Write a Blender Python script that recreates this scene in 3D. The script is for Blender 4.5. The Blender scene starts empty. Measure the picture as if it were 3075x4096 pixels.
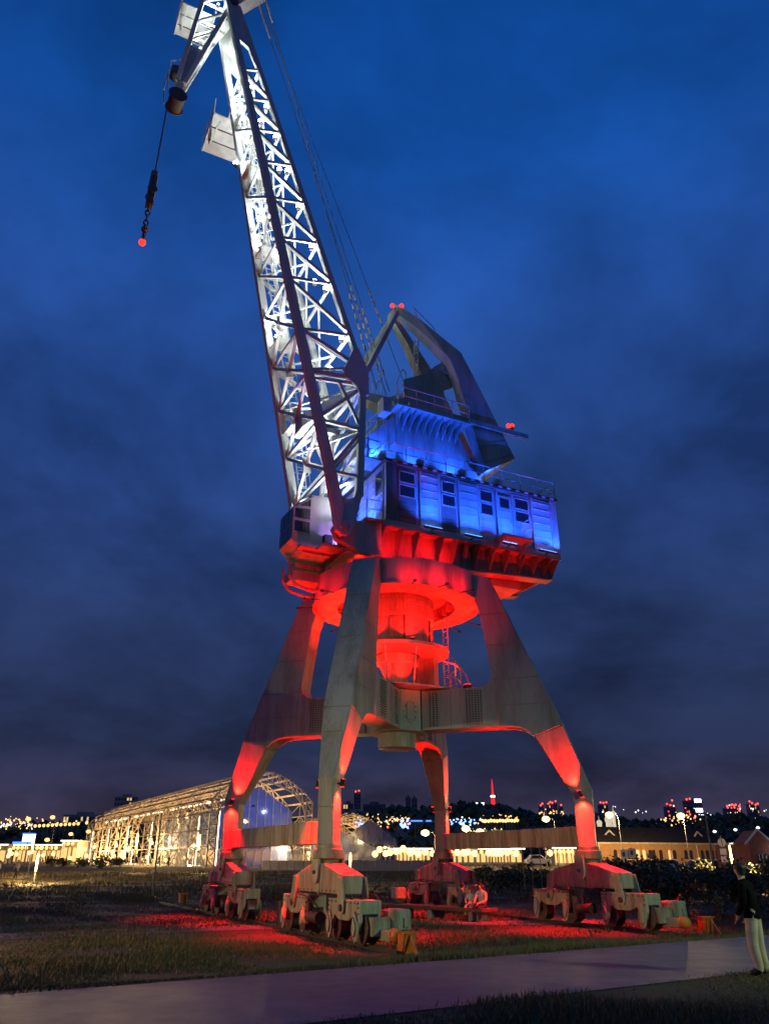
import bpy, bmesh, math, random
from mathutils import Vector, Matrix

random.seed(11)
R = math.radians
sc = bpy.context.scene
COL = sc.collection
TILT = 24.55
CZ = 2.1

# ------------------------------------------------------------------ camera
cd = bpy.data.cameras.new('camera')
cam = bpy.data.objects.new('camera', cd)
COL.objects.link(cam)
cam.location = (0, 0, CZ)
cam.rotation_euler = (R(90 + TILT), 0, 0)
cd.sensor_fit = 'VERTICAL'
cd.sensor_height = 36.0
cd.lens = 3050 / 4096 * 36.0
cd.clip_end = 6000
sc.camera = cam

# ------------------------------------------------------------------ world: dusk sky with broken cloud
w = bpy.data.worlds.new('World')
sc.world = w
w.use_nodes = True
nt = w.node_tree
nt.nodes.clear()
N = nt.nodes.new
L = nt.links.new
out = N('ShaderNodeOutputWorld')
bg = N('ShaderNodeBackground')
tc = N('ShaderNodeTexCoord')
sep = N('ShaderNodeSeparateXYZ')
L(tc.outputs['Generated'], sep.inputs[0])
ramp = N('ShaderNodeValToRGB')
cr = ramp.color_ramp
stops = [(0.0, (.040, .030, .046)), (0.06, (.024, .0215, .046)), (0.13, (.0130, .0190, .050)), (0.28, (.0130, .0265, .085)),
         (0.42, (.0145, .040, .155)), (0.60, (.013, .053, .225)), (0.76, (.0045, .050, .235)), (0.9, (.0015, .036, .18))]
while len(cr.elements) < len(stops):
    cr.elements.new(0.5)
for el, (p, c) in zip(cr.elements, stops):
    el.position = p
    el.color = (*c, 1)
L(sep.outputs['Z'], ramp.inputs[0])
# cloud sheet: direction projected on a plane overhead
add = N('ShaderNodeMath'); add.operation = 'ADD'; add.inputs[1].default_value = 0.34
L(sep.outputs['Z'], add.inputs[0])
dx = N('ShaderNodeMath'); dx.operation = 'DIVIDE'
dy = N('ShaderNodeMath'); dy.operation = 'DIVIDE'
L(sep.outputs['X'], dx.inputs[0]); L(add.outputs[0], dx.inputs[1])
L(sep.outputs['Y'], dy.inputs[0]); L(add.outputs[0], dy.inputs[1])
cmb = N('ShaderNodeCombineXYZ')
L(dx.outputs[0], cmb.inputs[0]); L(dy.outputs[0], cmb.inputs[1])
cl = N('ShaderNodeTexNoise')
cl.inputs['Scale'].default_value = 1.7
cl.inputs['Detail'].default_value = 8
cl.inputs['Roughness'].default_value = 0.56
cl.inputs['Distortion'].default_value = 0.22
L(cmb.outputs[0], cl.inputs['Vector'])
cm = N('ShaderNodeMapRange')
cm.inputs['From Min'].default_value = 0.36
cm.inputs['From Max'].default_value = 0.63
cm.inputs['To Min'].default_value = 0.56
cm.inputs['To Max'].default_value = 1.42
L(cl.outputs['Fac'], cm.inputs['Value'])
mul = N('ShaderNodeVectorMath'); mul.operation = 'SCALE'
L(ramp.outputs[0], mul.inputs[0]); L(cm.outputs[0], mul.inputs['Scale'])
sky = N('ShaderNodeTexSky')
sky.sky_type = 'NISHITA'
sky.sun_disc = False
sky.sun_elevation = R(-4.5)
sky.sun_rotation = R(150)
sk = N('ShaderNodeVectorMath'); sk.operation = 'SCALE'
sk.inputs['Scale'].default_value = 0.05
L(sky.outputs[0], sk.inputs[0])
sm = N('ShaderNodeVectorMath'); sm.operation = 'ADD'
L(mul.outputs[0], sm.inputs[0]); L(sk.outputs[0], sm.inputs[1])
L(sm.outputs[0], bg.inputs['Color'])
bg.inputs['Strength'].default_value = 1.22
L(bg.outputs[0], out.inputs[0])

# faint afterglow of the sun that has set behind the camera
sd = bpy.data.lights.new('sun', 'SUN')
sd.energy = 0.012
sd.angle = R(20)
sd.color = (.75, .85, 1.0)
sun = bpy.data.objects.new('sun', sd)
COL.objects.link(sun)
sun.rotation_euler = (R(70), 0, R(-30))

sc.view_settings.view_transform = 'Standard'
sc.view_settings.look = 'None'
sc.view_settings.exposure = 0.15
sc.view_settings.gamma = 1.0
sc.render.engine = 'CYCLES'
sc.cycles.use_denoising = True
sc.cycles.max_bounces = 5
sc.cycles.diffuse_bounces = 3
sc.cycles.glossy_bounces = 3
sc.cycles.transparent_max_bounces = 6
sc.cycles.sample_clamp_indirect = 4.0

# ------------------------------------------------------------------ materials
def _new(name):
    m = bpy.data.materials.new(name)
    m.use_nodes = True
    n = m.node_tree.nodes
    return m, n, m.node_tree.links, n['Principled BSDF']

def mat(name, c, rough=.55, metal=0., var=.25, scale=1.2, c2=None, bump=.0, bscale=30., spec=.4, streak=False, cover=.5):
    """procedural surface: base colour broken up by two scales of noise (second colour = dirt or wear) and fine relief"""
    m, n, l, p = _new(name)
    t = n.new('ShaderNodeTexCoord')
    mp = n.new('ShaderNodeMapping')
    l.new(t.outputs['Object'], mp.inputs[0])
    if streak:
        mp.inputs['Scale'].default_value = (2.2, 2.2, .35)
    a = n.new('ShaderNodeTexNoise'); a.inputs['Scale'].default_value = scale; a.inputs['Detail'].default_value = 6
    b = n.new('ShaderNodeTexNoise'); b.inputs['Scale'].default_value = scale * 9; b.inputs['Detail'].default_value = 3
    l.new(mp.outputs[0], a.inputs['Vector']); l.new(mp.outputs[0], b.inputs['Vector'])
    ad = n.new('ShaderNodeMath'); ad.operation = 'MULTIPLY_ADD'; ad.inputs[1].default_value = .35
    l.new(b.outputs['Fac'], ad.inputs[0]); l.new(a.outputs['Fac'], ad.inputs[2])
    mr = n.new('ShaderNodeMapRange')
    mr.inputs['From Min'].default_value = .38 + .5 * (1 - cover) * .6
    mr.inputs['From Max'].default_value = .95
    l.new(ad.outputs[0], mr.inputs['Value'])
    mx = n.new('ShaderNodeMix'); mx.data_type = 'RGBA'
    d = c2 or tuple(x * (1 - 2 * var) if var < .5 else x * .2 for x in c)
    mx.inputs[6].default_value = (*c, 1); mx.inputs[7].default_value = (*d, 1)
    l.new(mr.outputs[0], mx.inputs[0]); l.new(mx.outputs[2], p.inputs['Base Color'])
    rr = n.new('ShaderNodeMapRange')
    rr.inputs['To Min'].default_value = max(.03, rough - .12); rr.inputs['To Max'].default_value = min(1, rough + .18)
    l.new(b.outputs['Fac'], rr.inputs['Value']); l.new(rr.outputs[0], p.inputs['Roughness'])
    p.inputs['Metallic'].default_value = metal
    p.inputs['Specular IOR Level'].default_value = spec
    if bump:
        bn = n.new('ShaderNodeTexNoise'); bn.inputs['Scale'].default_value = bscale; bn.inputs['Detail'].default_value = 4
        l.new(t.outputs['Object'], bn.inputs['Vector'])
        bp = n.new('ShaderNodeBump'); bp.inputs['Strength'].default_value = bump; bp.inputs['Distance'].default_value = .05
        l.new(bn.outputs['Fac'], bp.inputs['Height']); l.new(bp.outputs[0], p.inputs['Normal'])
    return m

def emit(name, c, s, sample=True):
    m, n, l, p = _new(name)
    p.inputs['Base Color'].default_value = (*[min(1, x) * .5 for x in c], 1)
    p.inputs['Emission Color'].default_value = (*c, 1)
    p.inputs['Emission Strength'].default_value = s
    if not sample:
        m.cycles.emission_sampling = 'NONE'
    return m

def glass(name, c, rough=.06, alpha=1.0):
    m, n, l, p = _new(name)
    t = n.new('ShaderNodeTexCoord')
    a = n.new('ShaderNodeTexNoise'); a.inputs['Scale'].default_value = 3.0
    l.new(t.outputs['Object'], a.inputs['Vector'])
    mr = n.new('ShaderNodeMapRange'); mr.inputs['To Min'].default_value = rough * .5; mr.inputs['To Max'].default_value = rough * 2
    l.new(a.outputs['Fac'], mr.inputs['Value']); l.new(mr.outputs[0], p.inputs['Roughness'])
    p.inputs['Base Color'].default_value = (*c, 1)
    p.inputs['Specular IOR Level'].default_value = .8
    p.inputs['Alpha'].default_value = alpha
    return m

M = {}
M['paint'] = mat('crane_paint', (.35, .41, .34), .45, var=.22, scale=.7, c2=(.17, .18, .13), streak=True, cover=.42, bump=.12, bscale=7)
M['paint_low'] = mat('crane_paint_worn', (.43, .45, .30), .6, scale=1.4, c2=(.14, .085, .045), streak=True, cover=.5, bump=.2, bscale=22)
M['paint_boom'] = mat('boom_paint', (.50, .52, .48), .5, scale=1.1, c2=(.36, .36, .32), streak=True)
M['paint_house'] = mat('house_paint', (.42, .43, .42), .42, scale=.9, c2=(.30, .29, .26), streak=True)
M['house_brown'] = mat('house_brown_paint', (.22, .16, .13), .5, scale=.9, c2=(.15, .11, .09), streak=True)
M['rail'] = mat('handrail_paint', (.50, .52, .52), .5, scale=4)
M['iron'] = mat('dark_iron', (.075, .07, .065), .5, metal=.5, scale=4, c2=(.10, .055, .03))
M['wheel'] = mat('wheel_steel', (.16, .14, .12), .45, metal=.6, scale=4, c2=(.12, .06, .035))
M['rope'] = mat('wire_rope', (.05, .05, .055), .5, metal=.5, scale=20)
M['bead'] = mat('rope_clamp', (.26, .22, .18), .4, scale=8)
M['glass'] = glass('dark_window_glass', (.012, .014, .025))
M['red_glow'] = mat('painted_red_glow', (.35, .03, .02), .5, scale=3)  # stands for red lamp glow, put into the colour
M['buffer'] = mat('orange_buffer_paint', (.75, .27, .03), .4, scale=5, c2=(.5, .15, .02))
M['chock'] = mat('orange_chock_paint', (.70, .20, .03), .5, scale=5, c2=(.35, .09, .02))
M['lampbody'] = mat('lamp_housing', (.05, .05, .05), .5, scale=6)
M['red_lens'] = emit('red_lamp_lens', (1, .008, .002), 6)
M['warn_lens'] = emit('red_warning_lens', (1, .010, .002), 7)
M['white_lens'] = emit('white_lamp_lens', (.95, 1, 1), 60)
M['blue_lens'] = emit('blue_lamp_lens', (.08, .25, 1), 12)
M['warm_lens'] = emit('warm_lamp_lens', (1, .58, .16), 5)
M['warm_soft'] = emit('warm_lamp_soft', (1, .60, .2), 3)
M['white_strip'] = emit('white_light_strip', (1, .84, .52), 5.0)
M['city'] = emit('city_light_warm', (1, .50, .15), 2.4, False)
M['city_w'] = emit('city_light_white', (.9, .95, 1), 2, False)
M['city_b'] = emit('city_light_blue', (.12, .25, 1), 6, False)
M['city_r'] = emit('city_light_red', (1, .05, .04), 5, False)
M['lit_win'] = emit('lit_window', (1, .64, .26), .8, False)
M['lit_hall'] = emit('lit_hall_front', (1, .60, .22), .9, False)
M['sign_w'] = emit('white_sign', (.85, .9, 1), 4, False)
M['sign_b'] = emit('blue_sign', (.05, .15, 1), 3, False)
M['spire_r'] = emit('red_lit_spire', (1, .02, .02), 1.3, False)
M['truss'] = mat('pavilion_iron', (.40, .36, .28), .5, scale=2, c2=(.2, .13, .08))
M['tent'] = glass('tent_glass', (.25, .30, .42), .08, .55)
M['blue_tint_glass'] = glass('glass_painted_blue', (.10, .14, .36), .10, .8)  # blue light on the gable put into the glass colour
M['brick'] = mat('brick_yellow', (.42, .24, .10), .8, scale=2, c2=(.30, .16, .07))
M['brick_r'] = mat('brick_red', (.24, .075, .045), .8, scale=2, c2=(.16, .05, .03))
M['stucco'] = mat('white_trim', (.62, .58, .50), .7, scale=2)
M['roof'] = mat('roof_sheet', (.022, .020, .020), .9, scale=1, spec=.1)
M['conc'] = mat('grey_concrete', (.30, .29, .27), .8, scale=.6, c2=(.2, .19, .18))
M['bld'] = mat('far_building', (.24, .22, .23), .8, scale=.05)
M['bld2'] = mat('far_building_pale', (.42, .37, .32), .8, scale=.05)
M['dkwin'] = glass('far_dark_window', (.03, .03, .04))
M['rivet'] = mat('painted_rivet', (.27, .30, .25), .5, scale=6)
M['post'] = mat('lamp_post', (.20, .20, .19), .5, scale=3)
M['bark'] = mat('bark', (.07, .05, .035), .9, scale=6)
M['leaf'] = mat('leaf', (.045, .075, .02), .6, scale=3, c2=(.08, .09, .03))
M['leaf2'] = mat('leaf_dry', (.085, .085, .03), .6, scale=3, c2=(.05, .06, .02))
M['grassb'] = mat('grass_blade', (.085, .085, .030), .7, scale=.35, c2=(.14, .10, .048))
M['wood'] = mat('dark_bench_wood', (.10, .065, .045), .6, scale=5, streak=True)
M['skin'] = mat('skin', (.55, .34, .25), .5, scale=6, var=.1)
M['hair'] = mat('dark_hair', (.02, .015, .012), .5, scale=20)
M['black'] = mat('black_cloth', (.0045, .0045, .005), .95, scale=9, bump=.3, bscale=40, spec=.08)
M['beige'] = mat('beige_cloth', (.50, .42, .31), .85, scale=5, c2=(.36, .29, .2), bump=.4, bscale=18)
M['navy'] = mat('navy_cloth', (.12, .12, .18), .85, scale=9)
M['pale'] = mat('pale_cloth', (.55, .52, .48), .85, scale=9)
M['jean'] = mat('dark_denim', (.03, .035, .05), .85, scale=9)
M['shoe'] = mat('black_shoe', (.012, .012, .012), .5, scale=9)
M['carw'] = mat('white_car_paint', (.6, .6, .6), .25, scale=1, var=.1)
M['cark'] = mat('dark_car_paint', (.03, .03, .035), .25, scale=1, var=.1)
M['cars'] = mat('silver_car_paint', (.30, .31, .33), .25, scale=1, var=.1)
M['tyre'] = mat('tyre', (.02, .02, .02), .8, scale=8)

# ------------------------------------------------------------------ object helpers
def tag(o, label=None, cat=None, group=None, kind=None):
    if label: o['label'] = label
    if cat: o['category'] = cat
    if group: o['group'] = group
    if kind: o['kind'] = kind
    return o

def empty(name, loc=(0, 0, 0), rz=0., parent=None):
    o = bpy.data.objects.new(name, None)
    o.empty_display_size = .2
    COL.objects.link(o)
    o.location = loc
    o.rotation_euler = (0, 0, rz)
    o.parent = parent
    return o

def copy_tree(o, parent=None):
    c = o.copy()
    COL.objects.link(c)
    c.parent = parent
    for ch in list(o.children):
        copy_tree(ch, c)
    return c

def V(*a):
    return Vector(a[0] if len(a) == 1 else a)

class MB:
    """collects shapes; build() links them as one mesh object"""
    def __init__(s):
        s.v = []; s.f = []; s.mi = []; s.k = 0
    def _add(s, vs, fs):
        o = len(s.v)
        s.v += [tuple(x) for x in vs]
        s.f += [tuple(i + o for i in q) for q in fs]
        s.mi += [s.k] * len(fs)
        return s
    def box(s, x0, x1, y0, y1, z0, z1):
        vs = [(x, y, z) for z in (z0, z1) for y in (y0, y1) for x in (x0, x1)]
        return s._add(vs, [(0, 2, 3, 1), (4, 5, 7, 6), (0, 1, 5, 4), (2, 6, 7, 3), (0, 4, 6, 2), (1, 3, 7, 5)])
    def beam(s, p, q, w, h=None, up=(0, 0, 1), w1=None, h1=None):
        p = V(p); q = V(q); h = h or w; w1 = w1 or w; h1 = h1 or h
        d = (q - p).normalized(); u = V(up)
        if abs(d.dot(u)) > .98: u = V(1, 0, 0)
        x = d.cross(u).normalized(); y = x.cross(d).normalized()
        vs = []
        for c, ww, hh in ((p, w, h), (q, w1, h1)):
            for i, j in ((-1, -1), (1, -1), (1, 1), (-1, 1)):
                vs.append(c + x * (i * ww / 2) + y * (j * hh / 2))
        return s._add(vs, [(3, 2, 1, 0), (4, 5, 6, 7), (0, 1, 5, 4), (1, 2, 6, 5), (2, 3, 7, 6), (3, 0, 4, 7)])
    def tube(s, p, q, r, r1=None, n=8, cap=True):
        p = V(p); q = V(q); r1 = r if r1 is None else r1
        d = (q - p).normalized(); u = V(0, 0, 1)
        if abs(d.z) > .95: u = V(1, 0, 0)
        x = d.cross(u).normalized(); y = x.cross(d).normalized()
        vs = []
        for c, rr in ((p, r), (q, r1)):
            for i in range(n):
                a = 2 * math.pi * i / n
                vs.append(c + x * (rr * math.cos(a)) + y * (rr * math.sin(a)))
        fs = [(i, (i + 1) % n, n + (i + 1) % n, n + i) for i in range(n)]
        if cap: fs += [tuple(range(n - 1, -1, -1)), tuple(range(n, 2 * n))]
        return s._add(vs, fs)
    def path(s, pts, r, n=6):
        for a, b in zip(pts, pts[1:]): s.tube(a, b, r, n=n)
        return s
    def lathe(s, prof, c=(0, 0, 0), n=32, closed=False):
        vs = []
        for r, z in prof:
            for i in range(n):
                a = 2 * math.pi * i / n
                vs.append((c[0] + r * math.cos(a), c[1] + r * math.sin(a), c[2] + z))
        fs = []
        m = len(prof)
        for k in range(m if closed else m - 1):
            k2 = (k + 1) % m
            for i in range(n):
                j = (i + 1) % n
                fs.append((k * n + i, k * n + j, k2 * n + j, k2 * n + i))
        if not closed:
            fs.append(tuple(range(n - 1, -1, -1))); fs.append(tuple((m - 1) * n + i for i in range(n)))
        return s._add(vs, fs)
    def prism(s, poly, fn, t0, t1):
        """polygon in 2-D, fn(u,v,t) gives the 3-D point"""
        n = len(poly)
        vs = [fn(u, v, t0) for u, v in poly] + [fn(u, v, t1) for u, v in poly]
        fs = [tuple(range(n)), tuple(range(2 * n - 1, n - 1, -1))] + [(i, n + i, n + (i + 1) % n, (i + 1) % n) for i in range(n)]
        return s._add(vs, fs)
    def loft(s, secs, cap=True):
        k = len(secs[0]); vs = [p for q in secs for p in q]; fs = []
        for i in range(len(secs) - 1):
            for j in range(k):
                fs.append((i * k + j, i * k + (j + 1) % k, (i + 1) * k + (j + 1) % k, (i + 1) * k + j))
        if cap: fs += [tuple(range(k - 1, -1, -1)), tuple((len(secs) - 1) * k + j for j in range(k))]
        return s._add(vs, fs)
    def sphere(s, c, r, n=10, m=6, sz=1.):
        prof = [(max(.001, r * math.sin(math.pi * i / m)), -r * sz * math.cos(math.pi * i / m)) for i in range(m + 1)]
        return s.lathe(prof, c, n)
    def quad(s, a, b, c, d):
        return s._add([a, b, c, d], [(0, 1, 2, 3)])
    def build(s, name, m, parent=None, smooth=False, bevel=0., loc=None, rz=0.):
        me = bpy.data.meshes.new(name)
        me.from_pydata(s.v, [], s.f)
        for mm in (m if isinstance(m, (list, tuple)) else [m]): me.materials.append(M[mm] if isinstance(mm, str) else mm)
        bm = bmesh.new(); bm.from_mesh(me)
        bmesh.ops.recalc_face_normals(bm, faces=bm.faces)
        bm.to_mesh(me); bm.free()
        if any(s.mi): me.polygons.foreach_set('material_index', s.mi)
        if smooth:
            me.polygons.foreach_set('use_smooth', [True] * len(me.polygons))
            me.set_sharp_from_angle(angle=R(40))
        o = bpy.data.objects.new(name, me)
        COL.objects.link(o)
        o.parent = parent
        if loc: o.location = loc
        if rz: o.rotation_euler = (0, 0, rz)
        if bevel:
            b = o.modifiers.new('bevel', 'BEVEL'); b.width = bevel; b.segments = 1; b.limit_method = 'ANGLE'; b.angle_limit = R(50)
        return o

_share = {}
def inst(key, name, maker, m, parent, loc=(0, 0, 0), rot=(0, 0, 0), scale=(1, 1, 1), smooth=False):
    """alike pieces share one mesh"""
    if key not in _share:
        o = maker(MB()).build(name, m, parent, smooth)
        _share[key] = o.data
    else:
        o = bpy.data.objects.new(name, _share[key]); COL.objects.link(o); o.parent = parent
    o.location = loc; o.rotation_euler = rot; o.scale = scale
    return o

def point(loc, c, p, r=.1, parent=None, name='lamp_light'):
    d = bpy.data.lights.new(name, 'POINT'); d.energy = p; d.color = c; d.shadow_soft_size = r
    o = bpy.data.objects.new(name, d); COL.objects.link(o); o.location = loc; o.parent = parent
    return o

def spot(loc, to, c, p, ang=70, blend=.4, r=.08, parent=None, name='flood_light'):
    d = bpy.data.lights.new(name, 'SPOT'); d.energy = p; d.color = c; d.shadow_soft_size = r
    d.spot_size = R(ang); d.spot_blend = blend
    o = bpy.data.objects.new(name, d); COL.objects.link(o); o.location = loc; o.parent = parent
    o.rotation_mode = 'QUATERNION'
    o.rotation_quaternion = (V(to) - V(loc)).to_track_quat('-Z', 'Y')
    return o

_ct, _st = math.cos(R(TILT)), math.sin(R(TILT))
def at(x, y, Y):
    """survey helper: the point of the place seen at photograph position (x, y) that stands Y metres north of the camera"""
    xx = (x - 1537.5) / 3050; yy = -(y - 2048) / 3050
    f = _ct - yy * _st; u = _st + yy * _ct
    k = Y / f
    return V(xx * k, Y, CZ + u * k)

def ground(x, y):
    """height of the ground: flat round the crane, a low bank towards the path, rising gently to the far park"""
    z = 0.
    q = (x + 5.87) * -.53 + (y - 13.65) * .848
    z += .22 * min(1, max(0, (2.3 - q) / 2.0))
    if y > 60: z += 1.0 * min(1, (y - 60) / 80)
    if y > 140: z += .5 * min(1, (y - 140) / 80)
    return z
# ================================================================== THE PORTAL CRANE
CR = empty('portal_crane', (.504, 32.0, 0), R(-108.05 - 45))
tag(CR, 'tall harbour portal crane on four red-lit legs with white lattice boom and blue-lit engine house', 'crane')
RED = (1, .0025, .0012); BLUE = (.012, .075, 1.0); WHITE = (.84, .95, 1.0)

# ---------------- portal: four legs in the diagonals, meeting in a hub
def leg_fn(k):
    an = R(45 + 90 * k); c, s_ = math.cos(an), math.sin(an)
    return lambda r, z, t: (r * c - t * s_, r * s_ + t * c, z)
UP = [(3.5, 13.1), (4.2, 12.9), (6.70, 6.75), (5.58, 6.37), (5.36, 6.58), (5.10, 6.72), (4.8, 6.78), (4.2, 6.8), (1.2, 6.8), (1.2, 8.35),
      (3.6, 8.35), (3.86, 8.42), (4.04, 8.58), (4.1, 8.82), (3.95, 10.0), (3.73, 11.46), (3.5, 12.1)]
for k in range(4):
    fn = leg_fn(k)
    m = MB(); m.prism(UP, fn, -.5, .5)
    leg = m.build('portal_leg', 'paint', CR, bevel=.02)
    # flared shin: wide under the cross beam, slim at the knee, then a straight column
    A = [(6.70, 6.75), (5.58, 6.37)]; secs = []
    for (o, i, t) in (((6.695, 6.745), (5.585, 6.375), .496), ((7.47, 4.45), (6.78, 4.22), .26), ((7.41, 2.52), (6.80, 2.52), .26)):
        secs.append([fn(o[0], o[1], -t), fn(o[0], o[1], t), fn(i[0], i[1], t), fn(i[0], i[1], -t)])
    m = MB(); m.loft(secs); shin = m.build('shin_column', 'paint', leg, bevel=.03)
    # collar and fork over the bogie beam
    m = MB(); c = fn(7.1, 2.4, 0)
    m.lathe([(.46, 2.28), (.46, 2.40), (.40, 2.42), (.40, 2.53), (.30, 2.55)], (c[0], c[1], 0), 20)
    m.lathe([(.30, 1.98), (.33, 2.10), (.48, 2.16), (.48, 2.28)], (c[0], c[1], 0), 20)
    m.build('foot_collar', 'paint_low', leg, smooth=True)
    # rivet fields, too fine to pick apart
    m = MB()
    for t in (-.5, .5):
        for (r0, r1, z0, z1, nr, nz) in ((3.05, 3.62, 6.95, 8.22, 6, 15), (1.55, 1.82, 6.95, 8.2, 3, 15)):
            for i in range(nr):
                for j in range(nz):
                    p = fn(r0 + (r1 - r0) * i / (nr - 1), z0 + (z1 - z0) * j / (nz - 1), t * 1.005)
                    m.box(p[0] - .022, p[0] + .022, p[1] - .022, p[1] + .022, p[2] - .022, p[2] + .022)
    for i in range(9):
        for j in range(7):
            f_ = (j / 6) * .75
            p = fn(4.22 + f_ * (2.5 / 6.15), 12.55 - f_, -.42 + .84 * i / 8)
            m.box(p[0] - .022, p[0] + .022, p[1] - .022, p[1] + .022, p[2] - .022, p[2] + .022)
    tag(m.build('rivets', 'iron', leg), kind='stuff')
    # weld seams across the plate, slightly proud
    m = MB()
    for t in (-.503, .503):
        for z, r0, r1 in ((11.3, 3.80, 4.82), (10.0, 4.0, 5.36), (8.62, 4.12, 5.92), (7.6, 4.3, 6.32)):
            m.beam(fn(r0, z, t), fn(r1, z, t), .014, .03)
        for r_ in (2.4, 4.25):
            m.beam(fn(r_, 6.85, t), fn(r_, 8.3, t), .014, .03)
    for z, r_ in ((5.9, 7.005), (3.6, 7.455), (9.4, 5.63), (11.2, 4.90)):
        hw = .40 if z > 6 else (.34 if z > 5 else .24)
        m.beam(fn(r_, z, -hw), fn(r_, z, hw), .03, .014)
    tag(m.build('weld_seam', 'rivet', leg), kind='stuff')
    # red floodlights at the knee, one up and one down each side
    for t in (-1, 1):
        m = MB(); p = V(fn(7.12, 4.18, t * .40)); q = V(fn(7.02, 4.40, t * .41))
        m.beam(p, q, .13, .10)
        m.beam(fn(7.12, 4.28, t * .25), fn(7.12, 4.28, t * .40), .05)
        lamp = m.build('knee_floodlight', 'lampbody', leg)
        m = MB()
        m.beam(q, q + V(0, 0, .015), .11, .09); m.beam(p, p - V(0, 0, .015), .11, .09)
        m.build('lens', 'red_lens', lamp)
        spot(fn(7.0, 4.46, t * .44), fn(6.1, 6.3, t * .40), RED, 2200, 76, .5, .05, CR)
        spot(fn(7.12, 4.15, t * .62), fn(7.1, 2.75, t * .26), RED, 900, 62, .6, .05, CR)  # added spot, no lamp here; carries the red down the column
        spot(fn(7.12, 4.12, t * .42), fn(7.11, 2.3, t * .27), RED, 2200, 100, .5, .05, CR)
        spot(fn(6.95, 4.0, t * .52), fn(5.4, 0, t * 2.4), RED, 3000, 52, .8, .06, CR)  # added spot with no lamp of its own, reddens the ground

spot(leg_fn(1)(6.85, 4.5, .49), (-5.2, .4, 14.3), RED, 5000, 22, .8, .08, CR)  # added spot without a housing, reddens the tail's underside
# hub
m = MB(); h = 1.17; q = h - .707
oct_ = [(h, -q), (h, q), (q, h), (-q, h), (-h, q), (-h, -q), (-q, -h), (q, -h)]
m.prism(oct_, lambda u, v, t: (u, v, t), 6.76, 8.38)
hub = m.build('hub', 'paint', CR, bevel=.03)
m = MB(); m.lathe([(.70, 6.18), (.76, 6.20), (.76, 6.78)], (0, 0, 0), 28); m.build('hub_drum', 'paint', hub, smooth=True)
m = MB(); m.box(-1.9, 1.9, -1.9, 1.9, 8.40, 8.47); m.build('hub_platform', 'paint', hub)
for k in range(4):
    an = R(90 * k); m = MB(); c, s_ = math.cos(an), math.sin(an)
    ring = [(h + .02) * 1.0]
    for i in range(12):
        b_ = 2 * math.pi * i / 12; y_, z_ = .27 * math.cos(b_), 7.5 + .42 * math.sin(b_)
        p = (ring[0] * c - y_ * s_, ring[0] * s_ + y_ * c, z_)
        m.box(p[0] - .025, p[0] + .025, p[1] - .025, p[1] + .025, p[2] - .025, p[2] + .025)
    m.beam((ring[0] * c, ring[0] * s_, 7.2), (ring[0] * c, ring[0] * s_, 7.8), .36 if False else .05, .36)
    m.build('hatch', 'iron' if k != 1 else 'paint', hub)

# slewing ring, column and its balcony
m = MB(); m.lathe([(3.57, 12.06), (3.57, 13.10), (2.65, 13.10), (2.65, 12.06)], n=72, closed=True)
ring = m.build('slewing_ring', 'paint', CR, smooth=True)
m = MB(); m.lathe([(3.64, 12.0), (3.64, 12.07), (2.55, 12.07), (2.55, 12.0)], n=72, closed=True); m.build('ring_flange', 'paint', ring, smooth=True)
for i in range(28):
    an = 2 * math.pi * i / 28
    inst('ringfin', 'ring_fin', lambda b: b.box(2.3, 2.64, -.02, .02, 12.1, 12.85), 'paint', ring, rot=(0, 0, an))
m = MB(); m.lathe([(1.50, 10.2), (1.50, 11.35), (1.62, 11.4), (1.62, 12.3), (2.2, 12.45), (2.2, 13.0)], n=48)
colm = m.build('support_column', 'paint', CR, smooth=True)
m = MB()
for i in range(64):
    for j in range(6):
        an = 2 * math.pi * i / 64; z = 11.5 + j * .14
        x, y = 1.63 * math.cos(an), 1.63 * math.sin(an)
        m.box(x - .018, x + .018, y - .018, y + .018, z - .018, z + .018)
tag(m.build('rivets', 'rivet', colm), kind='stuff')
m = MB(); m.lathe([(1.56, 10.12), (1.56, 10.22), (1.4, 10.22)], n=48); m.build('band', 'iron', colm, smooth=True)
m = MB(); m.lathe([(1.0, 9.94), (2.22, 9.99), (2.25, 10.12), (1.0, 10.10)], n=48, closed=True); m.build('balcony_floor', 'paint', colm, smooth=True)
m = MB(); m.lathe([(.38, 8.45), (.40, 8.7), (.86, 9.95)], n=32); m.build('lower_cone', 'paint', colm, smooth=True)
for an in (20, 75, 130, 185, 240, 300, 345):
    c, s_ = math.cos(R(an)), math.sin(R(an))
    m = MB(); m.beam((1.52 * c, 1.52 * s_, 10.2), (1.52 * c, 1.52 * s_, 11.4), .05); m.build('column_seam', 'iron', colm)
for an in (62, 170):
    c, s_ = math.cos(R(an)), math.sin(R(an))
    m = MB(); pts = []
    for i in range(9):
        b_ = math.pi * i / 8; pts.append((-.26 * math.cos(b_), 11.05 + .26 * math.sin(b_)))
    pts = [(-.26, 10.4)] + pts + [(.26, 10.4)]
    m.prism(pts, lambda u, v, t: (t * c - u * s_, t * s_ + u * c, v), 1.40, 1.56)
    m.build('arched_hatch', 'paint', colm)
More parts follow.
